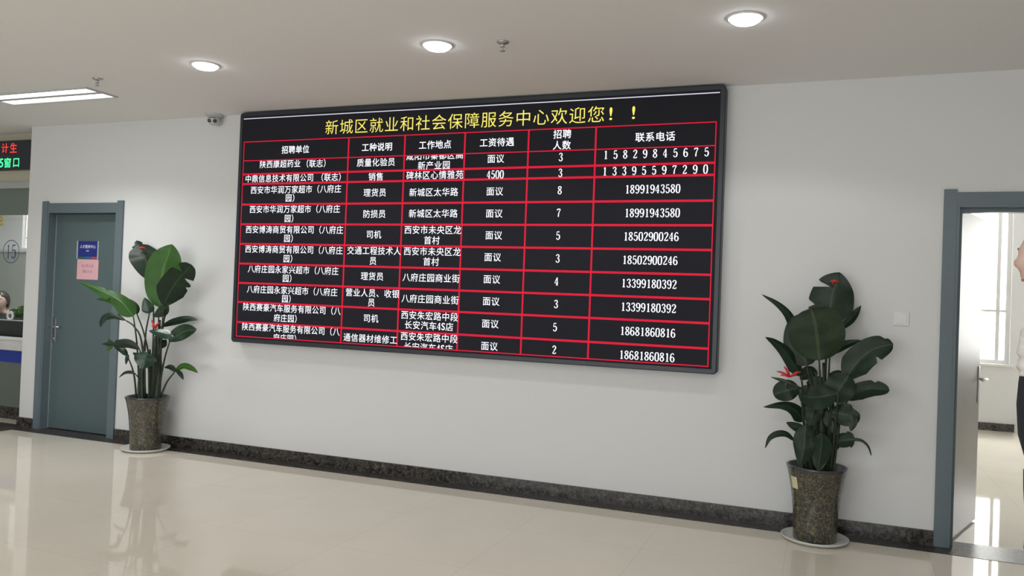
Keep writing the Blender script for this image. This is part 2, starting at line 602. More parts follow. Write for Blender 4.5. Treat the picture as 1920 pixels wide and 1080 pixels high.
# ------------------------------------------------------------------ shapes of the leaves and stems (metres, from each pot's centre) and the writing on the board
P1 = [
    ([(-0.105, 0.075, 1.49), (-0.184, 0.088, 1.666), (-0.26, 0.102, 1.762), (-0.329, 0.115, 1.844)], 0.126, 12, 0.12, [(1, 0.9, 0.5), (-1, 0.86, 0.45), (1, 0.8, 0.3)], 0, 0, [(-0.105, 0.075, 1.49), (-0.023, 0.051, 1.137), (0.009, 0.026, 0.457)]),
    ([(0.107, -0.025, 1.255), (0.107, -0.015, 1.399), (0.117, -0.005, 1.587), (0.159, 0.005, 1.719), (0.181, 0.015, 1.808)], 0.154, -10, 0.12, [], 1, 0, [(0.107, -0.025, 1.255), (0.106, -0.017, 0.911), (0.092, -0.009, 0.467)]),
    ([(0.238, -0.105, 1.278), (0.327, -0.125, 1.404), (0.439, -0.145, 1.515), (0.577, -0.165, 1.625)], 0.117, 5, 0.1, [(1, 0.8, 0.8), (-1, 0.72, 0.75), (-1, 0.55, 0.25)], 0, 1, [(0.238, -0.105, 1.278), (0.192, -0.071, 0.964), (0.15, -0.037, 0.475)]),
    ([(0.102, -0.125, 1.199), (0.092, -0.135, 1.249), (0.061, -0.145, 1.335)], 0.051, 0, 0.2, [], 2, 0, [(0.102, -0.125, 1.199), (0.027, -0.084, 0.955), (0.013, -0.044, 0.464)]),
    ([(0.253, -0.065, 1.27), (0.198, -0.085, 1.222), (0.131, -0.105, 1.173)], 0.047, 10, 0.2, [], 0, 0, [(0.253, -0.065, 1.27), (0.173, -0.044, 1.054), (0.148, -0.023, 0.473)]),
    ([(0.072, 0.095, 1.263), (0.145, 0.115, 1.351), (0.225, 0.135, 1.425)], 0.037, 30, 0.2, [], 1, 0, [(0.072, 0.095, 1.263), (0.065, 0.064, 0.952), (0.105, 0.033, 0.464)]),
    ([(-0.16, -0.045, 1.164), (-0.266, -0.075, 1.283), (-0.387, -0.105, 1.344), (-0.514, -0.135, 1.396), (-0.682, -0.165, 1.452)], 0.065, 20, 0.25, [(1, 0.45, 0.7), (-1, 0.6, 0.5)], 1, 2, [(-0.16, -0.045, 1.164), (-0.117, -0.03, 0.898), (-0.07, -0.016, 0.455)]),
    ([(-0.229, -0.065, 1.223), (-0.298, -0.085, 1.267), (-0.397, -0.105, 1.301), (-0.52, -0.125, 1.301)], 0.028, 10, 0.2, [], 1, 0, None),
    ([(-0.202, 0.035, 1.181), (-0.247, 0.045, 1.251), (-0.376, 0.055, 1.328)], 0.037, 20, 0.2, [], 0, 0, [(-0.202, 0.035, 1.181), (-0.104, 0.027, 1.015), (-0.014, 0.02, 0.761), (0.035, 0.012, 0.461)]),
    ([(-0.181, -0.105, 1.127), (-0.286, -0.125, 1.164), (-0.363, -0.145, 1.156), (-0.395, -0.165, 1.113), (-0.388, -0.185, 1.058)], 0.033, 25, 0.2, [], 0, 0, [(-0.181, -0.105, 1.127), (-0.104, -0.082, 1.074), (-0.034, -0.059, 0.928), (0.018, -0.037, 0.464)]),
    ([(-0.029, -0.085, 0.883), (-0.124, -0.125, 0.925), (-0.228, -0.165, 0.916), (-0.338, -0.205, 0.916)], 0.042, -20, 0.25, [(1, 0.75, 0.7), (-1, 0.7, 0.5)], 0, 0, [(-0.029, -0.085, 0.883), (-0.024, -0.057, 0.719), (-0.026, -0.03, 0.46)]),
    ([(-0.24, -0.165, 0.911), (-0.28, -0.175, 0.937), (-0.289, -0.185, 0.965)], 0.019, 0, 0.1, [], 1, 0, None),
    ([(-0.252, -0.165, 0.91), (-0.283, -0.175, 0.886), (-0.288, -0.185, 0.853)], 0.019, 0, 0.1, [], 1, 0, None),
    ([(-0.187, -0.065, 0.816), (-0.236, -0.08, 0.866), (-0.315, -0.095, 0.89)], 0.028, 20, 0.2, [], 0, 0, [(-0.187, -0.065, 0.816), (-0.126, -0.044, 0.655), (-0.1, -0.023, 0.453)]),
    ([(0.035, 0.075, 1.082), (0.165, 0.088, 1.135), (0.301, 0.102, 1.165), (0.413, 0.115, 1.155)], 0.037, -30, 0.3, [], 0, 0, [(0.035, 0.075, 1.082), (0.047, 0.051, 0.857), (0.088, 0.026, 0.463)]),
    ([(0.27, -0.065, 0.963), (0.373, -0.078, 1.019), (0.487, -0.092, 1.071), (0.607, -0.105, 1.091)], 0.065, 15, 0.25, [], 2, 0, [(0.284, -0.065, 0.973), (0.206, -0.044, 0.779), (0.16, -0.023, 0.474)]),
    ([(0.364, -0.105, 1.011), (0.266, -0.125, 1.038), (0.125, -0.145, 1.054)], 0.042, 15, 0.25, [], 2, 0, None),
    ([(0.164, -0.185, 0.876), (0.158, -0.205, 0.813), (0.154, -0.225, 0.733)], 0.089, 0, 0.15, [], 2, 0, [(0.164, -0.185, 0.876), (0.125, -0.125, 0.687), (0.088, -0.065, 0.473)]),
    ([(0.035, -0.145, 0.852), (0.02, -0.165, 0.843), (-0.002, -0.185, 0.861)], 0.019, 0, 0.15, [], 0, 0, None),
    ([(-0.182, -0.065, 0.831), (-0.187, -0.07, 0.793), (-0.191, -0.075, 0.737)], 0.016, 0, 0.1, [], 0, 0, None),
    ([(-0.032, -0.105, 0.661), (-0.08, -0.118, 0.682), (-0.139, -0.132, 0.674), (-0.19, -0.145, 0.63)], 0.014, 10, 0.2, [], 0, 0, [(-0.032, -0.105, 0.661), (-0.028, -0.071, 0.603), (-0.043, -0.037, 0.459)]),
    ([(0.291, -0.005, 0.704), (0.388, -0.012, 0.757), (0.482, -0.018, 0.75), (0.565, -0.025, 0.715)], 0.028, 15, 0.2, [], 1, 0, [(0.291, -0.005, 0.699), (0.2, -0.003, 0.591), (0.157, -0.002, 0.472)]),
    ([(0.308, -0.005, 0.705), (0.252, -0.01, 0.743), (0.186, -0.015, 0.734)], 0.023, 15, 0.2, [], 0, 0, None),
    ([(0.305, -0.015, 0.729), (0.375, -0.025, 0.693), (0.422, -0.035, 0.647)], 0.019, 0, 0.1, [], 0, 0, None),
    ([(0.093, 0.015, 0.899), (0.117, 0.025, 0.933), (0.147, 0.035, 0.972)], 0.037, 10, 0.2, [], 0, 0, None),
]
P1_STEMS = [
    ([(-0.061, -0.025, 0.457), (-0.072, -0.025, 0.643), (-0.082, -0.025, 0.713)], 0.026),
    ([(0.01, -0.065, 0.466), (-0.01, -0.065, 0.72), (0.007, -0.065, 0.953)], 0.02),
    ([(0.089, -0.005, 0.467), (0.074, -0.005, 0.722), (0.053, -0.005, 1.0)], 0.034),
    ([(0.172, -0.035, 0.476), (0.152, -0.035, 0.729), (0.123, -0.035, 1.028)], 0.03),
    ([(0.006, 0.035, 0.456), (-0.012, 0.035, 0.666), (-0.042, 0.035, 0.876)], 0.026),
    ([(0.079, 0.035, 0.462), (0.057, 0.035, 0.859), (0.065, 0.035, 1.141)], 0.018),
]
P2 = [
    ([(0.041, 0.07, 1.325), (0.046, 0.083, 1.455), (0.068, 0.097, 1.592), (0.097, 0.11, 1.693)], 0.138, 0, 0.12, [(1, 0.68, 0.88), (1, 0.38, 0.35)], 0, 5, [(0.041, 0.07, 1.325), (0.033, 0.047, 1.081), (0.032, 0.024, 0.483)]),
    ([(0.117, 0.09, 1.329), (0.181, 0.105, 1.406), (0.232, 0.12, 1.486)], 0.028, 20, 0.25, [], 0, 0, None),
    ([(-0.006, -0.12, 1.136), (-0.018, -0.133, 1.248), (-0.037, -0.147, 1.369), (-0.065, -0.16, 1.457)], 0.166, 0, 0.1, [], 3, 3, [(-0.006, -0.12, 1.136), (0.015, -0.081, 0.857), (0.026, -0.042, 0.494)]),
    ([(-0.077, -0.04, 1.093), (-0.117, -0.02, 1.228), (-0.146, 0.0, 1.413)], 0.107, -5, 0.12, [], 0, 3, [(-0.077, -0.04, 1.093), (-0.033, -0.027, 0.881), (0.001, -0.014, 0.487)]),
    ([(-0.147, 0.02, 1.317), (-0.204, 0.007, 1.417), (-0.278, -0.007, 1.486), (-0.367, -0.02, 1.535)], 0.028, 25, 0.25, [], 0, 2, None),
    ([(-0.111, -0.02, 1.026), (-0.204, -0.047, 1.17), (-0.269, -0.073, 1.229), (-0.33, -0.1, 1.263)], 0.038, 20, 0.25, [], 0, 2, [(-0.111, -0.02, 1.026), (-0.071, -0.014, 0.775), (-0.031, -0.007, 0.482)]),
    ([(0.055, 0.02, 1.172), (0.134, 0.03, 1.23), (0.232, 0.04, 1.269)], 0.028, 10, 0.25, [], 0, 0, [(0.055, 0.02, 1.172), (0.049, 0.014, 0.85), (0.051, 0.007, 0.489)]),
    ([(0.149, -0.03, 1.021), (0.192, -0.025, 1.103), (0.251, -0.02, 1.179), (0.325, -0.015, 1.23), (0.414, -0.01, 1.257)], 0.086, 0, 0.12, [(-1, 0.66, 0.5), (1, 0.9, 0.25)], 0, 1, [(0.149, -0.03, 1.021), (0.103, -0.02, 0.824), (0.075, -0.011, 0.494)]),
    ([(0.164, -0.06, 0.9), (0.232, -0.06, 0.955), (0.303, -0.06, 0.98), (0.398, -0.06, 0.977)], 0.055, 15, 0.18, [(1, 0.72, 0.3)], 0, 1, [(0.164, -0.06, 0.9), (0.108, -0.04, 0.728), (0.082, -0.021, 0.497)]),
    ([(0.075, -0.16, 0.897), (0.118, -0.14, 0.979), (0.167, -0.12, 1.059)], 0.09, 0, 0.1, [], 0, 3, [(0.075, -0.16, 0.897), (0.066, -0.108, 0.7), (0.063, -0.056, 0.501)]),
    ([(0.109, -0.2, 0.949), (0.029, -0.213, 0.928), (-0.047, -0.227, 0.916), (-0.108, -0.24, 0.929)], 0.076, 0, 0.15, [], 0, 0, [(0.109, -0.2, 0.949), (0.098, -0.135, 0.74), (0.075, -0.07, 0.505)]),
    ([(0.065, -0.14, 0.829), (0.131, -0.153, 0.823), (0.191, -0.167, 0.817), (0.232, -0.18, 0.832)], 0.069, 0, 0.15, [(-1, 0.7, 0.35)], 0, 0, [(0.065, -0.14, 0.829), (0.061, -0.095, 0.665), (0.057, -0.049, 0.499)]),
    ([(0.178, -0.18, 0.833), (0.194, -0.19, 0.788), (0.184, -0.2, 0.728)], 0.028, 0, 0.1, [], 0, 0, None),
    ([(0.083, -0.08, 0.636), (0.144, -0.092, 0.653), (0.197, -0.104, 0.667), (0.248, -0.116, 0.667), (0.286, -0.128, 0.637), (0.305, -0.14, 0.584)], 0.045, 0, 0.2, [], 0, 4, [(0.127, -0.08, 0.617), (0.098, -0.054, 0.557), (0.076, -0.028, 0.484)]),
    ([(-0.117, -0.16, 0.96), (-0.191, -0.17, 0.942), (-0.265, -0.18, 0.911)], 0.066, 0, 0.15, [(-1, 0.45, 0.5)], 0, 3, [(-0.117, -0.16, 0.96), (-0.065, -0.108, 0.754), (-0.024, -0.056, 0.491)]),
    ([(-0.082, -0.08, 0.749), (-0.14, -0.107, 0.82), (-0.215, -0.133, 0.844), (-0.324, -0.16, 0.827)], 0.038, 15, 0.2, [], 0, 2, [(-0.082, -0.08, 0.749), (-0.047, -0.054, 0.615), (-0.024, -0.028, 0.487)]),
    ([(-0.066, -0.16, 0.702), (-0.122, -0.17, 0.721), (-0.184, -0.18, 0.746)], 0.028, 0, 0.2, [], 0, 0, None),
    ([(-0.13, -0.12, 0.624), (-0.181, -0.135, 0.667), (-0.234, -0.15, 0.668), (-0.28, -0.165, 0.636), (-0.305, -0.18, 0.572)], 0.021, 20, 0.2, [], 0, 0, [(-0.13, -0.12, 0.624), (-0.094, -0.081, 0.548), (-0.061, -0.042, 0.472)]),
    ([(-0.069, -0.22, 0.749), (-0.073, -0.217, 0.67), (-0.079, -0.213, 0.588), (-0.095, -0.21, 0.485)], 0.066, 0, 0.15, [], 0, 0, [(-0.069, -0.22, 0.749), (-0.045, -0.149, 0.63), (-0.024, -0.077, 0.495)]),
    ([(0.023, -0.23, 0.707), (0.021, -0.21, 0.598), (0.009, -0.19, 0.467)], 0.062, 0, 0.15, [], 0, 0, [(0.023, -0.23, 0.707), (0.011, -0.155, 0.604), (0.007, -0.081, 0.499)]),
    ([(-0.076, -0.1, 0.978), (-0.08, -0.11, 0.925), (-0.084, -0.12, 0.847)], 0.045, 0, 0.15, [], 0, 0, None),
    ([(0.037, -0.02, 0.936), (-0.021, -0.01, 0.974), (-0.078, 0.0, 0.989)], 0.062, 0, 0.15, [], 0, 0, None),
    ([(0.058, 0.0, 1.053), (0.11, 0.01, 1.015), (0.155, 0.02, 0.958)], 0.055, 0, 0.15, [], 0, 0, None),
    ([(0.041, -0.1, 0.828), (0.079, -0.115, 0.768), (0.1, -0.13, 0.69)], 0.048, 0, 0.15, [], 0, 0, None),
    ([(-0.011, 0.02, 1.047), (-0.074, 0.03, 1.041), (-0.118, 0.04, 0.997)], 0.045, 0, 0.15, [], 0, 0, None),
    ([(0.035, -0.06, 0.807), (-0.013, -0.07, 0.754), (-0.029, -0.08, 0.654)], 0.052, 0, 0.15, [], 0, 0, None),
    ([(-0.016, -0.14, 0.887), (-0.032, -0.16, 0.813), (-0.054, -0.18, 0.732)], 0.055, 0, 0.15, [], 0, 0, None),
]
P2_STEMS = [
    ([(0.026, -0.06, 0.498), (0.019, -0.06, 0.722), (0.007, -0.06, 0.921)], 0.034),
    ([(0.075, -0.02, 0.496), (0.075, -0.02, 0.722), (0.076, -0.02, 0.889)], 0.03),
    ([(-0.018, -0.03, 0.488), (-0.037, -0.03, 0.713), (-0.081, -0.03, 0.911)], 0.026),
    ([(0.026, 0.0, 0.487), (0.035, 0.0, 0.783), (0.019, 0.0, 1.117)], 0.016),
    ([(0.007, 0.02, 0.481), (-0.014, 0.02, 0.844), (-0.053, 0.02, 1.078)], 0.014),
    ([(0.105, -0.09, 0.512), (0.118, -0.09, 0.703), (0.132, -0.09, 0.835)], 0.009),
]
BOARD = [
    ('招聘单位', -4.182, 2.624, 0),
    ('工种说明', -3.398, 2.619, 0),
    ('工作地点', -2.879, 2.62, 0),
    ('工资待遇', -2.359, 2.621, 0),
    ('招聘', -1.842, 2.663, 0),
    ('人数', -1.843, 2.581, 0),
    ('联系电话', -1.159, 2.618, 0),
    ('陕西康超药业', -4.333, 2.512, 1),
    ('（联志）', -3.971, 2.507, 1),
    ('质量化验员', -3.403, 2.501, 1),
    ('咸阳市秦都区高', -2.88, 2.541, 1),
    ('新产业园', -2.882, 2.464, 1),
    ('面议', -2.363, 2.502, 1),
    ('3', -1.848, 2.499, 1),
    ('１５８２９８４５６７５', -1.155, 2.505, 1),
    ('中鼎信息技术有限公司', -4.338, 2.386, 2),
    ('（联志）', -3.819, 2.385, 2),
    ('销售', -3.397, 2.381, 2),
    ('碑林区心情雅苑', -2.874, 2.383, 2),
    ('4500', -2.362, 2.377, 2),
    ('3', -1.847, 2.378, 2),
    ('１３３９５５９７２９０', -1.158, 2.382, 2),
    ('西安市华润万家超市（八府庄', -4.171, 2.289, 3),
    ('园）', -4.195, 2.218, 3),
    ('理货员', -3.401, 2.253, 3),
    ('新城区太华路', -2.877, 2.25, 3),
    ('面议', -2.361, 2.25, 3),
    ('8', -1.846, 2.251, 3),
    ('18991943580', -1.165, 2.251, 3),
    ('西安市华润万家超市（八府庄', -4.174, 2.124, 4),
    ('园）', -4.197, 2.046, 4),
    ('防损员', -3.398, 2.082, 4),
    ('新城区太华路', -2.874, 2.084, 4),
    ('面议', -2.359, 2.083, 4),
    ('7', -1.848, 2.085, 4),
    ('18991943580', -1.162, 2.083, 4),
    ('西安博涛商贸有限公司（八府庄', -4.171, 1.952, 5),
    ('园）', -4.194, 1.879, 5),
    ('司机', -3.396, 1.917, 5),
    ('西安市未央区龙', -2.873, 1.956, 5),
    ('首村', -2.875, 1.875, 5),
    ('面议', -2.356, 1.918, 5),
    ('5', -1.846, 1.919, 5),
    ('18502900246', -1.164, 1.917, 5),
    ('西安博涛商贸有限公司（八府庄', -4.168, 1.785, 6),
    ('园）', -4.191, 1.709, 6),
    ('交通工程技术人', -3.39, 1.787, 6),
    ('员', -3.393, 1.706, 6),
    ('西安市未央区龙', -2.871, 1.788, 6),
    ('首村', -2.874, 1.709, 6),
    ('面议', -2.358, 1.753, 6),
    ('3', -1.843, 1.752, 6),
    ('18502900246', -1.166, 1.751, 6),
    ('八府庄园永家兴超市（八府庄', -4.165, 1.616, 7),
    ('园）', -4.191, 1.544, 7),
    ('理货员', -3.395, 1.582, 7),
    ('八府庄园商业街', -2.871, 1.583, 7),
    ('面议', -2.358, 1.586, 7),
    ('4', -1.845, 1.584, 7),
    ('13399180392', -1.167, 1.586, 7),
    ('八府庄园永家兴超市（八府庄', -4.167, 1.443, 8),
    ('园）', -4.19, 1.373, 8),
    ('营业人员、收银', -3.389, 1.448, 8),
    ('员', -3.393, 1.373, 8),
    ('八府庄园商业街', -2.873, 1.417, 8),
    ('面议', -2.357, 1.42, 8),
    ('3', -1.843, 1.419, 8),
    ('13399180392', -1.165, 1.419, 8),
    ('陕西赛豪汽车服务有限公司（八', -4.165, 1.291, 9),
    ('府庄园）', -4.193, 1.21, 9),
    ('司机', -3.392, 1.246, 9),
    ('西安朱宏路中段', -2.872, 1.287, 9),
    ('长安汽车4S店', -2.873, 1.211, 9),
    ('面议', -2.357, 1.251, 9),
    ('5', -1.844, 1.25, 9),
    ('18681860816', -1.164, 1.249, 9),
    ('陕西赛豪汽车服务有限公司（八', -4.167, 1.122, 10),
    ('府庄园）', -4.19, 1.044, 10),
    ('通信器材维修工', -3.392, 1.084, 10),
    ('西安朱宏路中段', -2.869, 1.12, 10),
    ('长安汽车4S店', -2.871, 1.041, 10),
    ('面议', -2.357, 1.083, 10),
    ('2', -1.844, 1.085, 10),
    ('18681860816', -1.164, 1.08, 10),
]
TAG1 = (-0.23, 0.085, 1.766)
TAG2 = (0.063, 0.075, 1.626)
PX, PY = 0.812, -2.393


# ------------------------------------------------------------------ the room
CZ = 2.968
D1 = (-7.125, -6.222, 2.130)          # left door opening x0, x1, top
D2 = (0.735, 1.640, 2.140)            # right door opening
WT = 0.20
struct(obj('floor', boxes((-13.2, 6.2, -12.2, 6.3, -0.12, 0.0)), M['floor']))
struct(obj('ceiling', boxes((-13.2, 6.2, -12.2, 6.3, CZ, CZ + 0.12)), M['ceiling']))
struct(obj('wall_back', boxes(
    (-7.410, D1[0], 0, WT, 0, CZ), (D1[0], D1[1], 0, WT, D1[2], CZ), (D1[1], D2[0], 0, WT, 0, CZ),
    (D2[0], D2[1], 0, WT, D2[2], CZ), (D2[1], 6.0, 0, WT, 0, CZ)), M['wall']))
struct(obj('wall_front', boxes((-13.0, 6.0, -12.2, -12.0, 0, CZ)), M['wall']))
struct(obj('wall_left', boxes((-13.2, -13.0, -12.2, 6.3, 0, CZ)), M['wall']))
struct(obj('wall_right', boxes((6.0, 6.2, -12.2, 6.3, 0, CZ)), M['wall']))
# the room seen through the right door: window wall and its two cross walls
W1 = (0.35, 2.165, 0.845, 2.88)
W2 = (3.0, 4.9, 0.845, 2.88)  # window added out of view to brighten the open door leaf
struct(obj('wall_window_side', boxes(
    (-1.6, W1[0], 6.1, 6.3, 0, CZ), (W1[0], W1[1], 6.1, 6.3, 0, W1[2]), (W1[0], W1[1], 6.1, 6.3, W1[3], CZ),
    (W1[1], W2[0], 6.1, 6.3, 0, CZ), (W2[0], W2[1], 6.1, 6.3, 0, W2[2]), (W2[0], W2[1], 6.1, 6.3, W2[3], CZ),
    (W2[1], 6.0, 6.1, 6.3, 0, CZ)), M['wall']))
struct(obj('wall_office_side', boxes((-1.8, -1.6, WT, 6.3, 0, CZ), (-7.15, -1.8, 6.1, 6.3, 0, CZ)), M['wall']))
# the clerks' room behind the counter
WS = (-11.405, -11.300, 1.93, 2.62)
struct(obj('wall_clerk_room_far', boxes(
    (-13.0, WS[0], 3.0, 3.2, 0, CZ), (WS[0], WS[1], 3.0, 3.2, 0, WS[2]), (WS[0], WS[1], 3.0, 3.2, WS[3], CZ),
    (WS[1], -7.2, 3.0, 3.2, 0, CZ)), M['wall']))
struct(obj('wall_clerk_room_side', boxes((-7.25, -7.15, WT, 6.3, 0, CZ)), M['wall']))
# bulkhead over the counter
struct(obj('wall_bulkhead', boxes((-13.0, -7.25, 0.235, 0.40, 2.465, CZ)), M['beige_wall']))
struct(obj('trim_1', boxes((-13.0, -7.25, 0.205, 0.40, 2.395, 2.465), bevel=0.006), M['alu']))
struct(obj('trim_2', boxes((-13.0, -7.25, 0.26, 0.38, 2.135, 2.395)), M['lintel']))
# marble baseboards and the flush marble border in the floor
BH = 0.095
struct(obj('baseboard_back', boxes(
    (-7.425, -7.200, -0.014, 0, 0.002, BH), (-7.425, -7.410, 0.0, 0.20, 0.002, BH), (-6.152, 0.660, -0.014, 0, 0.002, BH), (1.72, 6.0, -0.014, 0, 0.002, BH)), M['granite']))
struct(obj('trim_3', boxes((-7.29, 6.0, -0.165, 0.17, 0.0, 0.002), (-13.0, -7.29, -0.165, 0.06, 0.0, 0.002), (-7.75, -7.29, -12.0, -0.165, 0.0, 0.002)), M['border']))
struct(obj('baseboard_window_side', boxes((-1.6, 2.235, 6.086, 6.1, 0, 0.098)), M['granite']))


def window(name, w, mull, trans):
    fr = boxes((w[0], w[0] + 0.05, 6.16, 6.22, w[2], w[3]), (w[1] - 0.05, w[1], 6.16, 6.22, w[2], w[3]),
               (w[0] + 0.05, w[1] - 0.05, 6.16, 6.22, w[2], w[2] + 0.05), (w[0] + 0.05, w[1] - 0.05, 6.16, 6.22, w[3] - 0.05, w[3]),
               *[(m - 0.022, m + 0.022, 6.162, 6.218, w[2] + 0.05, w[3] - 0.05) for m in mull],
               (w[0] + 0.05, w[1] - 0.05, 6.165, 6.215, trans - 0.015, trans + 0.015))
    f = struct(obj(name, fr, M['white_plastic']))
    obj('pane', boxes((w[0] + 0.02, w[1] - 0.02, 6.187, 6.193, w[2] + 0.02, w[3] - 0.02)), M['glass'], f)
    obj('sill', boxes((w[0] - 0.04, w[1] + 0.04, 6.06, 6.16, w[2] - 0.03, w[2] + 0.002), bevel=0.004), M['white_plastic'], f)
    return f


window('window_1', W1, (2.03, 1.2), 1.52)
window('window_added', W2, (3.9,), 1.52)
f = struct(obj('window_3', boxes((WS[0], WS[0] + 0.01, 3.05, 3.10, WS[2], WS[3]), (WS[1] - 0.01, WS[1], 3.05, 3.10, WS[2], WS[3]),
                             (WS[0] + 0.01, WS[1] - 0.01, 3.05, 3.10, 2.08, 2.095)), M['white_plastic']))
obj('pane', boxes((WS[0] + 0.005, WS[1] - 0.005, 3.07, 3.076, WS[2], WS[3])), M['glass'], f)


# ---- doors
def door_frame(name, d, hinge_deep):
    x0, x1, zt = d
    cw = 0.072
    fr = boxes((x0 - cw, x0, -0.018, 0.0, 0.002, zt + 0.095), (x1, x1 + cw, -0.018, 0.0, 0.002, zt + 0.095),
               (x0, x1, -0.014, 0.0, zt, zt + 0.076),
               (x0, x0 + 0.018, -0.014, 0.19, 0.002, zt), (x1 - 0.018, x1, -0.014, 0.19, 0.002, zt),
               (x0 + 0.018, x1 - 0.018, -0.012, 0.19, zt - 0.018, zt))
    return fr


frame = struct(obj('door_1', door_frame('door_1', D1, 0), M['door_dark']))
obj('leaf', boxes((D1[0] + 0.022, D1[1] - 0.021, 0.076, 0.119, 0.008, D1[2] - 0.022), bevel=0.002), M['door'], frame)
obj('edge_seal', boxes((D1[0] + 0.018, D1[0] + 0.0225, 0.070, 0.084, 0.008, D1[2] - 0.03)), M['alu'], frame)
obj('door_stop', boxes((D1[0] + 0.018, D1[0] + 0.030, 0.120, 0.150, 0.002, D1[2] - 0.018), (D1[1] - 0.030, D1[1] - 0.018, 0.120, 0.150, 0.002, D1[2] - 0.018),
                       (D1[0] + 0.030, D1[1] - 0.030, 0.120, 0.150, D1[2] - 0.040, D1[2] - 0.018)), M['door_dark'], frame)
h = obj('door_handle', boxes((-7.092, -7.050, 0.068, 0.076, 0.850, 1.085), bevel=0.003), M['steel'], frame)
bm = bmesh.new()
tube(bm, [(-7.071, 0.070, 1.0), (-7.071, 0.036, 1.0)], 0.009, 10)
tube(bm, [(-7.071, 0.020, 0.998), (-7.04, 0.018, 1.0), (-6.99, 0.020, 1.004), (-6.955, 0.030, 1.002)], [0.010, 0.010, 0.009, 0.007], 10)
lathe(bm, [(0, 0), (0.008, 0), (0.008, 0.006), (0, 0.006)], 16, 'Y', (-7.071, 0.068, 0.885))
obj('lever', bm, M['steel'], h, smooth=True)

frame = struct(obj('door_2', door_frame('door_2', D2, 1), M['door_dark']))
bm = boxes((0.735 + 0.018, 0.735 + 0.042, 0.055, 0.125, 0.002, D2[2] - 0.018), (D2[1] - 0.042, D2[1] - 0.018, 0.055, 0.125, 0.002, D2[2] - 0.018),
           (0.735 + 0.042, D2[1] - 0.042, 0.055, 0.125, D2[2] - 0.042, D2[2] - 0.018))
obj('door_stop', bm, M['door_dark'], frame)
LL = 0.72
ang = math.atan2(0.575, 0.2)
leaf = obj('leaf', boxes((0.0, LL, 0.0, 0.042, 0.012, D2[2] - 0.006), bevel=0.002), M['door_warm'], frame, (0.785, 0.168, 0))
leaf.rotation_euler.z = ang
hd = obj('door_handle', boxes((LL - 0.060, LL - 0.020, -0.008, 0.0, 0.835, 1.095), bevel=0.003), M['steel'], leaf)
bm = bmesh.new()
tube(bm, [(LL - 0.040, -0.004, 1.005), (LL - 0.040, -0.050, 1.005)], 0.009, 10)
tube(bm, [(LL - 0.034, -0.052, 1.005), (LL - 0.10, -0.054, 1.006), (LL - 0.155, -0.046, 1.002)], [0.010, 0.009, 0.007], 10)
obj('lever', bm, M['steel'], hd, smooth=True)
for z in (0.25, 1.05, 1.85):
    bm = bmesh.new()
    tube(bm, [(0.770, 0.160, z - 0.05), (0.770, 0.160, z + 0.05)], 0.008, 10)
    obj('hinge', bm, M['steel'], frame, smooth=True)

# ---- left door: room sign and paper notice
s = thing('room_sign', 'small blue room sign with white lettering on the grey left door', 'sign', (-6.672, 0.076, 1.76))
obj('sign_face', boxes((-0.126, 0.126, -0.006, 0, -0.085, 0.085)), M['blue_sign'], s)
obj('side_rail', boxes((-0.142, -0.127, -0.010, 0, -0.088, 0.088), bevel=0.002), M['alu'], s)
obj('side_rail', boxes((0.127, 0.142, -0.010, 0, -0.088, 0.088), bevel=0.002), M['alu'], s)
bm = bmesh.new()
text_bm(bm, '人才服务中心', 0.0, 0.033, -0.0066, width=0.205, height=0.034, bold=0.012)
text_bm(bm, '（西部）', 0.0, -0.008, -0.0066, width=0.038, height=0.016, bold=0.01)
obj('lettering', bm, M['sign_white'], s)
bm = bmesh.new()
for k in range(9):
    x = -0.122 + k * 0.011
    hgt = 0.012 + 0.010 * abs(math.sin(k * 1.7))
    box(bm, x, x + 0.0105, -0.0066, -0.006, -0.085, -0.085 + hgt)
obj('printed_skyline', bm, M['green_art'], s)
bm = bmesh.new()
for k in range(6):
    x = -0.020 + k * 0.011
    box(bm, x, x + 0.0105, -0.0066, -0.006, -0.085, -0.085 + 0.018 + 0.006 * math.sin(k * 2.1))
obj('printed_skyline', bm, M['sky_art'], s)
bm = bmesh.new()
for k in range(7):
    x = 0.050 + k * 0.010
    box(bm, x, x + 0.0095, -0.0066, -0.006, -0.085, -0.085 + 0.014 + 0.008 * abs(math.sin(k * 1.3)))
obj('printed_skyline', bm, M['red_art'], s)

n = thing('paper_notice', 'pink paper notice taped under the blue sign on the left door', 'notice', (-6.668, 0.076, 1.575))
obj('sheet', boxes((-0.138, 0.138, -0.0016, 0, -0.1, 0.095)), M['pink_paper'], n)
bm = bmesh.new()
text_bm(bm, '非工作人员', -0.002, 0.030, -0.0022, width=0.155, height=0.030)
text_bm(bm, '请勿入内', -0.002, -0.022, -0.0022, width=0.125, height=0.030)
obj('lettering', bm, M['grey_ink'], n)

# ------------------------------------------------------------------ the big display
SX0, SX1, SZ0, SZ1 = -4.769, -0.684, 0.984, 2.958
YF = -0.100
led = thing('display_board', 'wide black wall display listing jobs in white and red', 'display', ((SX0 + SX1) / 2, -0.05, (SZ0 + SZ1) / 2))
ox, oy, oz = led.location


def rounded_rect(x0, x1, z0, z1, r, n=6):
    pts = []
    for cx, cz, a0 in ((x1 - r, z1 - r, 0), (x0 + r, z1 - r, 90), (x0 + r, z0 + r, 180), (x1 - r, z0 + r, 270)):
        for k in range(n + 1):
            a = math.radians(a0 + 90 * k / n)
            pts.append((cx + r * math.cos(a), cz + r * math.sin(a)))
    return pts


def led_part(name, bm, m, parent):
    bmesh.ops.translate(bm, verts=bm.verts[:], vec=(-ox, -oy, -oz))
    return obj(name, bm, m, parent)


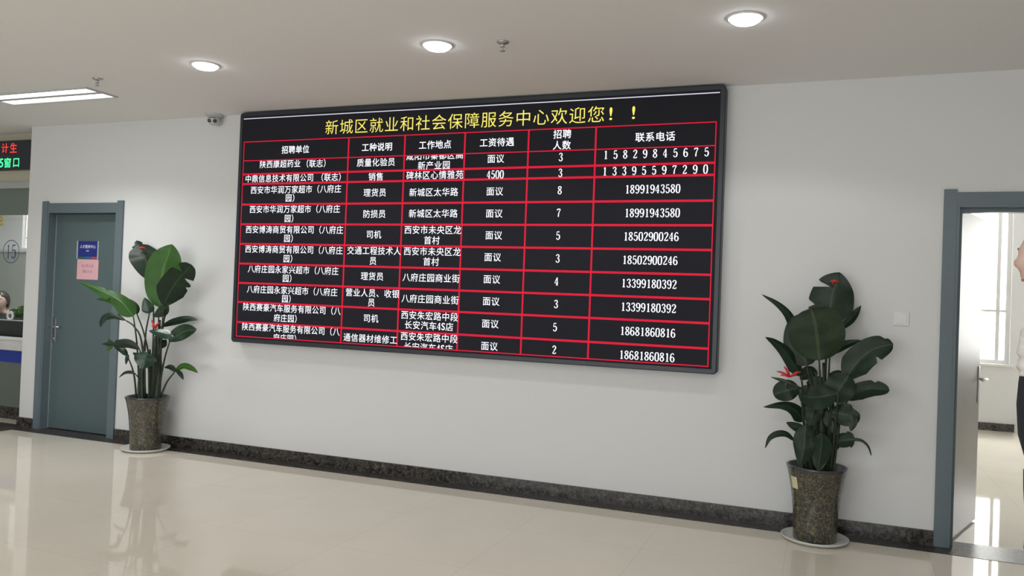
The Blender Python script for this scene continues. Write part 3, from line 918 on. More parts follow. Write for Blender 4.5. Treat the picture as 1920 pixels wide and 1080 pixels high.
bm = bmesh.new()
outer = rounded_rect(SX0, SX1, SZ0, SZ1, 0.028)
outer2 = rounded_rect(SX0 + 0.006, SX1 - 0.006, SZ0 + 0.006, SZ1 - 0.006, 0.024)
inner = rounded_rect(SX0 + 0.034, SX1 - 0.034, SZ0 + 0.034, SZ1 - 0.034, 0.004)
L = []
for ring, y in ((outer, -0.001), (outer, YF + 0.006), (outer2, YF - 0.001), (inner, YF - 0.001), (inner, YF + 0.012)):
    L.append([bm.verts.new((x, y, z)) for x, z in ring])
for a, b in zip(L, L[1:]):
    for k in range(len(a)):
        bm.faces.new((a[k], a[(k + 1) % len(a)], b[(k + 1) % len(b)], b[k]))
bm.faces.new(L[0])
bmesh.ops.recalc_face_normals(bm, faces=bm.faces[:])
led_part('display_frame', bm, M['black_frame'], led)
panel = led_part('screen_panel', boxes((SX0 + 0.03, SX1 - 0.03, YF + 0.002, YF + 0.02, SZ0 + 0.03, SZ1 - 0.03)), M['screen'], led)
YT = YF + 0.0005
YG = YF + 0.0010
CX = [-4.714, -3.664, -3.146, -2.624, -2.104, -1.588, -0.743]
RZ = [2.704, 2.542, 2.425, 2.342, 2.166, 1.997, 1.828, 1.659, 1.493, 1.329, 1.157, 1.036]
bm = bmesh.new()
box(bm, -4.729, -0.725, YG, YF + 0.002, 2.901, 2.908)
led_part('rule_line', bm, M['rule'], panel)
bm = bmesh.new()
for i, z in enumerate(RZ):
    t = 0.0038 if i in (0, 1, 11) else 0.0080
    box(bm, CX[0], CX[-1], YG, YF + 0.002, z - t, z + t)
for i, x in enumerate(CX):
    t = 0.0035 if i in (0, 6) else 0.0062
    box(bm, x - t, x + t, YG + 0.0002, YF + 0.002, RZ[-1] - 0.004, RZ[0] + 0.004)
led_part('table_grid', bm, M['led_red'], panel)
bm = bmesh.new()
title = '新城区就业和社会保障服务中心欢迎您'
for k, ch in enumerate(title):
    text_bm(bm, ch, -3.832 + k * 0.1400, 2.795, YT, em=(0.134, 0.128, 'line'), bold=-0.004)
for k, xx in enumerate((-1.483, -1.318)):
    text_bm(bm, '!', xx, 2.795, YT, width=0.022, height=0.092, bold=0.004)
led_part('title_text', bm, M['led_yellow'], panel)
cells = {}
DIG = set('0123456789')
for s, cx, cz, r in BOARD:
    c = sum(1 for x in CX[1:6] if cx > x)
    bm = cells.setdefault((r, c), bmesh.new())
    top = RZ[r] - 0.006 if r == 1 else None
    bot = RZ[11] + 0.006 if r == 10 else None
    if r == 1:
        cz -= 0.005
    if all(k in DIG for k in s):
        for k, ch in enumerate(s):
            digit(bm, ch, cx + (k - (len(s) - 1) / 2) * 0.0357, cz, YT, 0.030, 0.058)
        continue
    if '１' in s:
        for k, ch in enumerate(s):
            digit(bm, chr(ord(ch) - 0xFEE0), cx + (k - (len(s) - 1) / 2) * 0.0709, cz, YT, 0.030, 0.058)
        continue
    pitch = 0.0703 if c == 0 else 0.0715
    widths = [(0.5 if ch in '4S' else 1.0) * pitch for ch in s]
    x = cx - sum(widths) / 2
    for ch, w in zip(s, widths):
        if ch == '4':
            digit(bm, '4', x + w / 2, cz, YT, 0.030, 0.056, bot)
        elif ch == 'S':
            text_bm(bm, 'S', x + w / 2, cz, YT, width=0.030, height=0.056, bold=0.008, clip_bottom=bot)
        else:
            text_bm(bm, ch, x + w / 2, cz, YT, em=(pitch * 0.97, 0.070, 'line'), bold=0.006 if r == 0 else 0.0, clip_top=top, clip_bottom=bot)
        x += w
NAMES = ('employer_text', 'job_text', 'place_text', 'pay_text', 'headcount_text', 'phone_text')
for (r, c), bm in sorted(cells.items()):
    led_part('heading_text' if r == 0 else NAMES[c], bm, M['led_white'], panel)

# ------------------------------------------------------------------ ceiling lamps, sprinklers, camera
def make_downlight(loc, label):
    t = thing('downlight', label, 'lamp', loc, 'round ceiling downlights')
    bm = bmesh.new()
    lathe(bm, [(0.080, 0.0), (0.098, 0.0), (0.097, -0.006), (0.083, -0.008), (0.080, -0.004)], 40)
    obj('trim_ring', bm, M['white_plastic'], t, smooth=True)
    bm = bmesh.new()
    lathe(bm, [(0.080, -0.003), (0.078, -0.016), (0.062, -0.027), (0.030, -0.033), (0.0, -0.034)], 40)
    obj('diffuser', bm, M['lamp'], t, smooth=True)
    l = bpy.data.lights.new('downlight_beam', 'SPOT')
    l.energy = DOWN_W
    l.color = (0.97, 0.985, 1.0)
    l.spot_size = math.radians(142)
    l.spot_blend = 0.22
    l.shadow_soft_size = 0.07
    o = bpy.data.objects.new('downlight_beam', l)
    o.location = (0, 0, -0.045)
    COL.objects.link(o)
    o.parent = t
    return t


DOWN_W = 20
dl = make_downlight((-4.015, -1.355, CZ), 'round lit ceiling downlight nearest the ceiling camera')
copy_thing(dl, (-2.250, -1.346, CZ), 'round lit ceiling downlight between the other two, near a sprinkler')
copy_thing(dl, (-0.446, -1.349, CZ), 'large round lit ceiling downlight above the right end of the board')

p = thing('ceiling_panel_lamp', 'long ceiling lamp with two lit tube strips above the counter', 'lamp', (-6.0, -0.945, CZ))
obj('lamp_frame', boxes((-0.62, 0.58, -0.155, -0.135, -0.012, 0), (-0.62, 0.58, 0.135, 0.155, -0.012, 0), (-0.62, -0.60, -0.135, 0.135, -0.012, 0), (0.56, 0.58, -0.135, 0.135, -0.012, 0),
                        (-0.60, 0.56, -0.025, 0.025, -0.010, 0)), M['grey_plastic'], p)
for y0, y1 in ((-0.133, -0.027), (0.027, 0.133)):
    obj('tube_strip', boxes((-0.595, 0.545, y0, y1, -0.007, -0.001), bevel=0.002), M['tube'], p)
l = bpy.data.lights.new('panel_lamp_beam', 'AREA')
l.shape = 'RECTANGLE'
l.size, l.size_y, l.energy, l.color = 1.1, 0.24, 16, (0.97, 0.985, 1.0)
o = bpy.data.objects.new('panel_lamp_beam', l)
l.spread = math.radians(120)
o.location = (0, 0, -0.02)
COL.objects.link(o)
o.parent = p
# the clerks' room has one of its own
p2 = copy_thing(p, (-9.6, 1.75, CZ), 'ceiling lamp with two lit strips inside the room behind the counter')
for c_ in p2.children:
    if c_.type == 'LIGHT':
        c_.data = c_.data.copy()
        c_.data.energy = 70
        c_.data.spread = math.radians(180)
p['group'] = p2['group'] = 'ceiling lamps with two lit strips'


def make_sprinkler(loc, label):
    t = thing('sprinkler', label, 'sprinkler', loc, 'ceiling sprinklers')
    bm = bmesh.new()
    lathe(bm, [(0.0, 0.0), (0.038, 0.0), (0.037, -0.006), (0.020, -0.014), (0.012, -0.016), (0.0, -0.016)], 28)
    obj('escutcheon', bm, M['steel'], t, smooth=True)
    bm = bmesh.new()
    tube(bm, [(0, 0, -0.014), (0, 0, -0.030)], 0.009, 12)
    tube(bm, [(0.009, 0, -0.028), (0.016, 0, -0.040), (0.004, 0, -0.055)], 0.0032, 8)
    tube(bm, [(-0.009, 0, -0.028), (-0.016, 0, -0.040), (-0.004, 0, -0.055)], 0.0032, 8)
    tube(bm, [(0, 0, -0.030), (0, 0, -0.052)], 0.004, 8)
    obj('body', bm, M['steel'], t, smooth=True)
    bm = bmesh.new()
    lathe(bm, [(0.0, -0.054), (0.015, -0.054), (0.016, -0.057), (0.0, -0.058)], 20)
    obj('deflector', bm, M['steel'], t, smooth=True)
    return t


sp = make_sprinkler((-1.839, -1.302, CZ), 'small pendant ceiling sprinkler right of the middle downlight')
copy_thing(sp, (-5.110, -1.264, CZ), 'small pendant ceiling sprinkler behind the long strip lamp')

cc = thing('security_camera', 'small white turret security camera in the ceiling corner left of the board', 'camera', (-5.070, -0.085, CZ))
bm = bmesh.new()
lathe(bm, [(0.0, 0.0), (0.074, 0.0), (0.074, -0.014), (0.066, -0.022), (0.050, -0.026), (0.0, -0.026)], 36)
obj('mount_base', bm, M['grey_plastic'], cc, smooth=True, angle=40)
bm = bmesh.new()
bmesh.ops.create_uvsphere(bm, u_segments=32, v_segments=20, radius=0.052)
bmesh.ops.translate(bm, verts=bm.verts[:], vec=(0, 0, -0.050))
ball = obj('camera_ball', bm, M['grey_plastic'], cc, smooth=True)
look = Vector((0.42, -0.80, -0.32)).normalized()
side = look.cross(Vector((0, 0, 1))).normalized()
upv = side.cross(look)
for sgn, nm, m in ((-1, 'lens', 'dark_plastic'), (1, 'infrared_lamp', 'dark_plastic')):
    bm = bmesh.new()
    lathe(bm, [(0.0, 0.004), (0.0155, 0.004), (0.0165, 0.0), (0.0165, -0.01)] if sgn < 0 else [(0.005, 0.004), (0.0155, 0.004), (0.0165, 0.0), (0.0165, -0.01)], 24)
    c = Vector((0, 0, -0.050)) + look * 0.047 + side * 0.023 * sgn - upv * 0.004
    mm = Matrix((side, upv, look)).transposed().to_4x4()
    mm.translation = c
    bmesh.ops.transform(bm, matrix=mm, verts=bm.verts[:])
    obj(nm, bm, M[m], ball, smooth=True, angle=40)
bm = bmesh.new()
arc = [Vector((0, 0, -0.050)) + (look * math.cos(a) + upv * math.sin(a) * 0.6 + side * math.sin(b)).normalized() * 0.053 for a, b in [(0.75, t * 0.1) for t in range(-6, 7)]]
tube(bm, arc, 0.003, 6)
obj('visor', bm, M['dark_plastic'], ball, smooth=True)

sw = thing('light_switch', 'white light switch plate on the wall left of the open door', 'switch', (0.443, 0.0, 1.412))
obj('plate', boxes((-0.044, 0.044, -0.009, 0, -0.043, 0.043), bevel=0.003), M['white_plastic'], sw)
obj('rocker', boxes((-0.029, 0.029, -0.013, -0.009, -0.030, 0.030), bevel=0.0015), M['white_plastic'], sw)

# ------------------------------------------------------------------ potted plants
def leaf_blade(mid, half, roll, fold, notches, shape, view):
    """blade grown along its midrib; returns a bmesh with a uv map (u across, v along)"""
    bm = bmesh.new()
    uvl = bm.loops.layers.uv.new('UVMap')
    n, m = 40, 5
    pts = spline(mid, n)
    V = Vector(view)
    rows_ = []
    seed = random.uniform(0, 50)
    for i in range(n + 1):
        t = i / n
        if shape == 1:                                  # broad, blunt tip
            w = min(1, (t / 0.28)) ** 0.6 * (max(0, 1 - t ** 5.5)) ** 0.55
        elif shape == 2:                                # broad base, drawn-out tip
            w = min(1, t / 0.12) ** 0.6 * (1 - t) ** 0.75 * 1.25 + 0.10 * (1 - t ** 8)
        elif shape == 3:                                # nearly round
            w = max(0, 1 - (2 * t - 1) ** 2) ** 0.5
        elif shape == 5:                                # widest low down, pointed tip
            w = min(1, t / 0.35) ** 0.7 * max(0, 1 - (max(0, t - 0.35) / 0.65) ** 2.4) ** 0.75
        elif shape == 4:                                # short blade with a long whip
            w = max(0, 1 - (min(t / 0.45, 1.0) * 2 - 1) ** 2) ** 0.5 + (0.28 * (1 - t) ** 0.4 if t > 0.3 else 0.0)
        else:
            w = max(0.0, math.sin(PI * min(1, t ** 0.85))) ** 0.75
        w = max(w, 0.012)
        T = (pts[min(i + 1, n)] - pts[max(i - 1, 0)]).normalized()
        c = T.cross(V)
        if c.length < 0.15:
            c = T.cross(Vector((0, 0, 1)))
        c.normalize()
        c = Matrix.Rotation(math.radians(roll), 3, T) @ c
        nrm = c.cross(T).normalized()
        row = []
        for k in range(-m, m + 1):
            u = k / m
            ws = w
            for sd, t0, dp in notches:
                if u * sd < 0:
                    d = abs(t - t0) / 0.055
                    if d < 1:
                        ws *= 1 - dp * (1 - d)
            e = half * ws * u
            ripple = half * 0.06 * math.sin(9 * t + seed) * u * u + half * 0.05 * noise.noise(Vector((u * 2 + seed, t * 4, 0)))
            row.append(bm.verts.new(pts[i] + c * e - nrm * (abs(e) * fold * 1.2) + nrm * ripple))
        rows_.append(row)
    for i in range(n):
        for k in range(2 * m):
            f = bm.faces.new((rows_[i][k], rows_[i][k + 1], rows_[i + 1][k + 1], rows_[i + 1][k]))
            uvs = [(k / (2 * m), i / n), ((k + 1) / (2 * m), i / n), ((k + 1) / (2 * m), (i + 1) / n), (k / (2 * m), (i + 1) / n)]
            for lp, q in zip(f.loops, uvs):
                lp[uvl].uv = q
    return bm


POT = [(0.0, 0.010), (0.126, 0.010), (0.131, 0.018), (0.1315, 0.08), (0.136, 0.17), (0.144, 0.26), (0.155, 0.34), (0.169, 0.41), (0.180, 0.452),
       (0.1805, 0.454)]
POT_RIM = [(0.1800, 0.450), (0.184, 0.462), (0.183, 0.469), (0.177, 0.471), (0.171, 0.466), (0.163, 0.425), (0.155, 0.40)]


def make_plant(base, label, leaves, stems, view):
    t = thing('potted_plant', label, 'plant', (base[0], base[1], 0), 'potted plants beside the board')
    bm = bmesh.new()
    lathe(bm, POT, 64)
    pot = obj('pot', bm, M['pot'], t, smooth=True, angle=50)
    bm = bmesh.new()
    lathe(bm, POT_RIM, 64)
    obj('pot_rim', bm, M['rim'], pot, smooth=True)
    bm = bmesh.new()
    lathe(bm, [(0.0, 0.418), (0.06, 0.424), (0.12, 0.415), (0.159, 0.412)], 40)
    for v in bm.verts:
        v.co.z += noise.noise(v.co * 30) * 0.008
    obj('soil', bm, M['soil'], t, smooth=True)
    for pts, r in stems:
        pts = [Vector(p) for p in pts]
        pts[0].z = 0.40
        d = Vector((pts[0].x, pts[0].y))
        if d.length > 0.12:
            pts[0].x, pts[0].y = d.normalized() * 0.12
        q = spline(pts, 12)
        bm = bmesh.new()
        tube(bm, q, [r * (1.0 - 0.55 * (i / 12)) * (1 + 0.08 * math.sin(i * 2.3)) for i in range(13)], 12)
        obj('stem', bm, M['stem'], t, smooth=True)
    for mid, half, roll, fold, notches, kind, shape, stalk in leaves:
        bm = leaf_blade(mid, half, roll, fold, notches, shape, view)
        lf = obj('leaf', bm, M['leaf%d' % kind], t, smooth=True)
        if stalk:
            s = [Vector(p) for p in stalk]
            s[-1].z = 0.40
            d = Vector((s[-1].x, s[-1].y))
            if d.length > 0.12:
                s[-1].x, s[-1].y = d.normalized() * 0.12
            q = spline(s, 14)
            bm = bmesh.new()
            tube(bm, q, [0.0055 + 0.0045 * (i / 14) for i in range(15)], 8)
            obj('stalk', bm, M['stem'], lf, smooth=True)
    return t, pot


def petal(bm, a, b, w):
    a, b = Vector(a), Vector(b)
    mids = spline([a, a.lerp(b, 0.5) + Vector((0, -0.01, 0.008)), b], 8)
    tube(bm, mids, [w * max(0.08, math.sin(PI * min(0.98, 0.12 + i / 8 * 0.86)) ** 0.8) for i in range(9)], 8)


def make_saucer(base, label):
    bm = bmesh.new()
    lathe(bm, [(0.0, 0.0), (0.168, 0.0), (0.196, 0.014), (0.203, 0.026), (0.199, 0.028), (0.190, 0.017), (0.165, 0.009), (0.0, 0.009)], 56)
    return tag(obj('saucer', bm, M['saucer'], None, (base[0], base[1], 0), smooth=True), label, 'saucer', 'saucers under the plant pots')


B1, B2 = (-5.53, -0.235), (-0.03, -0.24)
make_saucer(B1, 'pale grey saucer on the floor under the left plant pot')
make_saucer(B2, 'pale grey saucer on the floor under the right plant pot')
t1, pot1 = make_plant(B1, 'tall leafy plant in a mosaic pot beside the closed left door', P1, P1_STEMS, (0.66, -0.75, 0.05))
t2, pot2 = make_plant(B2, 'tall leafy plant in a mosaic pot with a yellow sticker, right of the board', P2, P2_STEMS, (0.0, -1.0, 0.08))
# red flowers
def rel(p, b):
    return (p[0] - b[0], p[1] - b[1], p[2])


bm = bmesh.new()
c1 = rel((-5.366, -0.34, 1.075), B1)
for e in ((-5.421, -0.34, 1.150), (-5.392, -0.345, 1.116), (-5.322, -0.34, 1.128), (-5.340, -0.35, 1.100), (-5.405, -0.35, 1.098)):
    petal(bm, c1, rel(e, B1), 0.009)
fl = obj('flower', bm, M['petal'], t1, smooth=True)
bm = bmesh.new()
tube(bm, spline([(0.10, -0.04, 0.40), (0.14, -0.08, 0.75), c1], 10), 0.006, 8)
obj('stalk', bm, M['stem'], fl, smooth=True)
bm = bmesh.new()
c2 = rel((-0.200, -0.46, 1.030), B2)
for e in ((-0.280, -0.46, 1.060), (-0.237, -0.455, 1.095), (-0.134, -0.46, 1.068), (-0.168, -0.47, 1.040), (-0.222, -0.46, 1.078), (-0.255, -0.47, 1.038)):
    petal(bm, c2, rel(e, B2), 0.008)
fl = obj('flower', bm, M['petal'], t2, smooth=True)
bm = bmesh.new()
petal(bm, rel((-0.135, -0.46, 0.965), B2), rel((-0.310, -0.46, 1.022), B2), 0.013)
tube(bm, spline([(-0.05, -0.05, 0.40), (-0.08, -0.14, 0.72), rel((-0.135, -0.46, 0.965), B2)], 10), 0.007, 8)
obj('stalk', bm, M['stem'], fl, smooth=True)
for tt, c, e1, e2 in ((t1, TAG1, (0.03, 0.02, 0.004), (-0.026, -0.018, 0.006)), (t2, TAG2, (0.034, 0.0, 0.006), (-0.026, 0.0, 0.002))):
    bm = bmesh.new()
    for a, b_ in ((e1, e2), ((e1[0] * 0.5, e1[1] * 0.5, 0.016), (e2[0] * 0.4, e2[1] * 0.4, -0.014))):
        petal(bm, Vector(c) + Vector(a), Vector(c) + Vector(b_), 0.008)
    obj('red_tag', bm, M['petal'], tt, smooth=True)
bm = bmesh.new()
a0, a1 = math.radians(-152), math.radians(-132)
gr = []
for i in range(7):
    a = a0 + (a1 - a0) * i / 6
    col = []
    for z, r in ((0.330, 0.1558), (0.365, 0.1622), (0.405, 0.1705)):
        col.append(bm.verts.new((r * math.cos(a), r * math.sin(a), z)))
    gr.append(col)
for a, b in zip(gr, gr[1:]):
    for k in range(2):
        bm.faces.new((a[k], b[k], b[k + 1], a[k + 1]))
st = obj('sticker', bm, M['sticker'], pot2, smooth=True)
st['label'] = 'pale yellow paper sticker'

# ------------------------------------------------------------------ service counter on the far left
ct = thing('service_counter', 'white topped service counter with a blue band and grey green front', 'counter', (-10.1, 0.23, 0))
X0, X1 = -2.88, 2.84
obj('worktop', boxes((X0, X1, -0.03, 0.66, 0.715, 0.790), bevel=0.006), M['counter_top'], ct)
obj('blue_band', boxes((X0, X1, -0.004, 0.60, 0.590, 0.715)), M['blue_band'], ct)
obj('front_panel', boxes((X0, X1, 0.0, 0.60, 0.130, 0.590)), M['counter_front'], ct)
obj('plinth', boxes((X0, X1, 0.02, 0.60, 0.0, 0.130)), M['granite'], ct)
gs = thing('glass_screen', 'clear glass screen with a blue circled 15 above the counter', 'screen', (-10.1, 0.60, 1.0))
obj('pane', boxes((X0, X1, -0.005, 0.005, 0.004, 1.135)), M['glass'], gs)
obj('lower_rail', boxes((X0, X1, -0.008, 0.008, -0.008, 0.004)), M['alu'], gs)
for xx in (-8.05, -9.6, -11.2):
    bm = bmesh.new()
    tube(bm, [(xx + 10.1, 0, -0.2095), (xx + 10.1, 0, -0.008)], 0.009, 10)
    obj('support_post', bm, M['alu'], gs, smooth=True)
bm = bmesh.new()
lathe(bm, [(0.030, 0.006), (0.046, 0.010), (0.052, 0.006), (0.052, -0.006), (0.030, -0.006), (0.030, 0.006)], 32, 'Y', (-8.395 + 10.1, 0.0, 0.047))
obj('talk_ring', bm, M['white_plastic'], gs, smooth=True, angle=40)
bm = bmesh.new()
lathe(bm, [(0.121, 0.0062), (0.129, 0.0062), (0.129, 0.0056), (0.121, 0.0056), (0.121, 0.0062)], 56, 'Y', (-8.418 + 10.1, 0.0, 0.755))
for k, ch in enumerate('15'):
    digit(bm, ch, -8.462 + 10.1 + k * 0.085, 0.755, -0.0060, 0.072 if ch == '5' else 0.05, 0.15)
obj('number_decal', bm, M['blue_ink'], gs)

ws = thing('window_number_sign', 'black hanging sign with red and green lit characters above the counter', 'sign', (-8.40, 0.235, 2.735))
obj('sign_case', boxes((-0.92, 0.85, -0.065, 0, -0.152, 0.152), bevel=0.004), M['black_frame'], ws)
bm = bmesh.new()
for ch, x in (('计', -8.010), ('生', -7.885)):
    text_bm(bm, ch, x + 8.40, 0.074, -0.0656, width=0.098, height=0.100, bold=0.004)
obj('red_text', bm, M['sign_red'], ws)
bm = bmesh.new()
text_bm(bm, '窗', -7.962 + 8.40, -0.079, -0.0656, width=0.098, height=0.104, bold=0.010)
text_bm(bm, '口', -7.836 + 8.40, -0.081, -0.0656, width=0.084, height=0.090, bold=0.012)
for k, ch in enumerate('15'):
    text_bm(bm, ch, -8.128 + 8.40 + k * 0.075, -0.079, -0.0656, width=0.052 if ch == '5' else 0.03, height=0.092, bold=0.012)
obj('green_text', bm, M['sign_green'], ws)

vb = thing('window_blind', 'white slatted blind low on the far wall behind the counter', 'blind', (-11.2, 2.99, 0))
bm = bmesh.new()
k = 0
z = 0.80
while z < 1.86:
    vs = [bm.verts.new(p) for p in ((-1.7, -0.020, z), (1.6, -0.020, z), (1.6, -0.034, z + 0.036), (-1.7, -0.034, z + 0.036))]
    bm.faces.new(vs)
    z += 0.033
bmesh.ops.solidify(bm, geom=bm.faces[:], thickness=0.001)
obj('slats', bm, M['blind'], vb)
obj('head_rail', boxes((-1.7, 1.6, -0.05, 0, 1.862, 1.905), bevel=0.004), M['grey_plastic'], vb)
bm = bmesh.new()
text_bm(bm, 'a', 0, 0, -0.003, width=0.105, height=0.15, bold=0.012)
bmesh.ops.solidify(bm, geom=bm.faces[:], thickness=0.003)
tag(obj('wall_letter', bm, M['gold'], None, (-11.86, 2.997, 2.345)), 'yellow letter a on the far wall above the white blind', 'letter')


def desk_plant(loc, label, n, rad, hgt):
    t = thing('desk_plant', label, 'plant', loc, 'leafy desk plants behind the glass')
    bm = bmesh.new()
    lathe(bm, [(0, 0), (0.05, 0), (0.065, 0.10), (0.060, 0.10), (0.05, 0.085), (0, 0.085)], 24)
    obj('pot', bm, M['dark'], t, smooth=True, angle=40)
    for i in range(n):
        a = i * 2.4
        e = rad * (0.55 + 0.45 * random.random())
        h = hgt * (0.55 + 0.45 * random.random())
        mid = [(0, 0, 0.08), (0.45 * e * math.cos(a), 0.45 * e * math.sin(a), 0.08 + h * 0.75), (e * math.cos(a), e * math.sin(a), 0.08 + h * (0.6 + 0.4 * random.random()))]
        obj('leaf', leaf_blade(mid, 0.030, 10, 0.2, [], 0, (0.7, -0.7, 0.1)), M['leaf1'], t, smooth=True)
    return t


dk = thing('desk', 'dark desk behind the glass of the service counter', 'desk', (-9.3, 1.30, 0))
obj('desk_top', boxes((-1.2, 1.2, -0.32, 0.32, 0.86, 0.90), bevel=0.004), M['dark'], dk)
obj('privacy_panel', boxes((-2.2, 1.9, -0.36, -0.33, 0.0, 1.000)), M['dark'], dk)
obj('side_panel', boxes((-1.2, -1.17, -0.28, 0.30, 0.0, 0.86)), M['dark'], dk)
obj('side_panel', boxes((1.17, 1.2, -0.28, 0.30, 0.0, 0.86)), M['dark'], dk)
desk_plant((-8.86, 1.22, 0.901), 'leafy desk plant beside the white talk ring of the glass', 16, 0.20, 0.20)
desk_plant((-9.12, 1.26, 0.901), 'smaller leafy desk plant on the dark desk nearer the clerk', 12, 0.15, 0.15)


# ------------------------------------------------------------------ people
def skin_body(name, joints, bones, m, parent, sub=2, root=0):
    me = bpy.data.meshes.new(name)
    me.from_pydata([j[:3] for j in joints], bones, [])
    o = bpy.data.objects.new(name, me)
    COL.objects.link(o)
    o.parent = parent
    sk = o.modifiers.new('skin', 'SKIN')
    sk.use_smooth_shade = True
    ss = o.modifiers.new('smooth', 'SUBSURF')
    ss.levels = ss.render_levels = sub
    for i, v in enumerate(me.skin_vertices[0].data):
        r = joints[i][3]
        v.radius = (r, joints[i][4]) if len(joints[i]) > 4 else (r, r)
        v.use_root = (i == root)
    dg = bpy.context.evaluated_depsgraph_get()
    me2 = bpy.data.meshes.new_from_object(o.evaluated_get(dg))
    o.modifiers.clear()
    o.data = me2
    bpy.data.meshes.remove(me)
    me2.name = name
    if not me2.materials:
        me2.materials.append(m)
    for p in me2.polygons:
        p.use_smooth = True
    return o


def head_mesh(bm, c, r, face):
    """a head with brow, nose, lips, chin and ears; face = unit vector it looks along"""
    F = Vector(face).normalized()
    U = Vector((0, 0, 1))
    S = F.cross(U).normalized()
    t = bmesh.new()
    bmesh.ops.create_uvsphere(t, u_segments=40, v_segments=32, radius=1.0)
    for v in t.verts:
        s, f, u = v.co.x, v.co.y, v.co.z
        fx, sx, ux = f * 0.098, s * 0.076, u * 0.118
        if u < 0:                                    # jaw narrows
            sx *= 1 - 0.28 * (-u) ** 1.2
            if f > 0:
                fx *= 1 + 0.10 * (-u)
            else:
                fx *= 1 - 0.40 * (-u)
        if f > 0.25:
            g = math.exp(-(s / 0.16) ** 2)
            fx += 0.024 * math.exp(-(s / 0.19) ** 2) * math.exp(-((u + 0.16) / 0.15) ** 2)          # nose
            fx += 0.010 * g * math.exp(-((u - 0.10) / 0.2) ** 2)
            fx += 0.008 * math.exp(-(s / 0.25) ** 2) * math.exp(-((u + 0.47) / 0.06) ** 2)   # lips
            fx += 0.007 * math.exp(-(s / 0.25) ** 2) * math.exp(-((u + 0.58) / 0.05) ** 2)
            fx += 0.012 * math.exp(-(s / 0.3) ** 2) * math.exp(-((u + 0.86) / 0.14) ** 2)    # chin
            for e in (-0.42, 0.42):
                fx -= 0.012 * math.exp(-((s - e) / 0.16) ** 2) * math.exp(-((u - 0.02) / 0.11) ** 2)   # eye sockets
            fx += 0.005 * math.exp(-((u - 0.22) / 0.09) ** 2)                # brow
        v.co = Vector(c) + S * sx * (r / 0.1) + F * fx * (r / 0.1) + U * ux * (r / 0.1)
    for sg in (-1, 1):                               # ears
        e = bmesh.ops.create_uvsphere(t, u_segments=12, v_segments=10, radius=1.0)['verts']
        for v in e:
            q = v.co.copy()
            v.co = Vector(c) + S * (sg * 0.076 + q.x * 0.008) * (r / 0.1) + F * (-0.008 + q.y * 0.018) * (r / 0.1) + U * (-0.012 + q.z * 0.032) * (r / 0.1)
    tmp = bpy.data.meshes.new('tmp')
    t.to_mesh(tmp)
    t.free()
    bm.from_mesh(tmp)
    bpy.data.meshes.remove(tmp)


def face_parts(c, r, face, parent, hair):
    F = Vector(face).normalized()
    U = Vector((0, 0, 1))
    S = F.cross(U).normalized()
    k = r / 0.1
    c = Vector(c)
    for sg in (-1, 1):
        bm = bmesh.new()
        bmesh.ops.create_uvsphere(bm, u_segments=20, v_segments=14, radius=0.0125 * k)
        e = c + (S * 0.031 * sg + F * 0.0705 + U * 0.003) * k
        bmesh.ops.translate(bm, verts=bm.verts[:], vec=e)
        eye = obj('eye', bm, M['eye'], parent, smooth=True)
        bm = bmesh.new()
        bmesh.ops.create_uvsphere(bm, u_segments=16, v_segments=10, radius=0.0060 * k)
        bmesh.ops.translate(bm, verts=bm.verts[:], vec=e + F * 0.0078 * k)
        obj('iris', bm, M['hair'], eye, smooth=True)
        bm = bmesh.new()
        tube(bm, spline([c + (S * sg * 0.016 + F * 0.0935 + U * 0.025) * k, c + (S * sg * 0.032 + F * 0.089 + U * 0.030) * k, c + (S * sg * 0.050 + F * 0.075 + U * 0.024) * k], 8),
             [0.002 * k, 0.0032 * k, 0.0036 * k, 0.0036 * k, 0.0034 * k, 0.003 * k, 0.0026 * k, 0.002 * k, 0.0012 * k], 8)
        obj('eyebrow', bm, hair, parent, smooth=True)
    bm = bmesh.new()
    for du, w in ((-0.0565, 0.0046), (-0.0655, 0.0052)):
        tube(bm, spline([c + (S * -0.022 + F * 0.0775 + U * (du - 0.001)) * k, c + (F * 0.0920 + U * du) * k, c + (S * 0.022 + F * 0.0775 + U * (du - 0.001)) * k], 10),
             [w * k * (0.35 + 0.65 * math.sin(PI * i / 10)) for i in range(11)], 8)
    obj('lips', bm, M['lip'], parent, smooth=True)


def hair_mesh(c, r, face, long=0.0):
    F = Vector(face).normalized()
    U = Vector((0, 0, 1))
    S = F.cross(U).normalized()
    bm = bmesh.new()
    bmesh.ops.create_uvsphere(bm, u_segments=64, v_segments=48, radius=1.0)
    kill = [v for v in bm.verts if v.co.z < -0.62 or v.co.y > 0.30 + 0.75 * max(-0.35, v.co.z) + 0.06 * math.sin(9 * v.co.x)]
    bmesh.ops.delete(bm, geom=kill, context='VERTS')
    for v in bm.verts:
        s, f, u = v.co
        w = 1 + 0.03 * noise.noise(Vector((s * 3, f * 3, u * 3)))
        low = max(0, -u)
        v.co = Vector(c) + S * s * 0.084 * w * (r / 0.1) + F * (f * 0.107 * w - 0.006) * (r / 0.1) + U * (u * 0.127 * w - low * long) * (r / 0.1)
    bmesh.ops.solidify(bm, geom=bm.faces[:], thickness=0.006)
    return bm


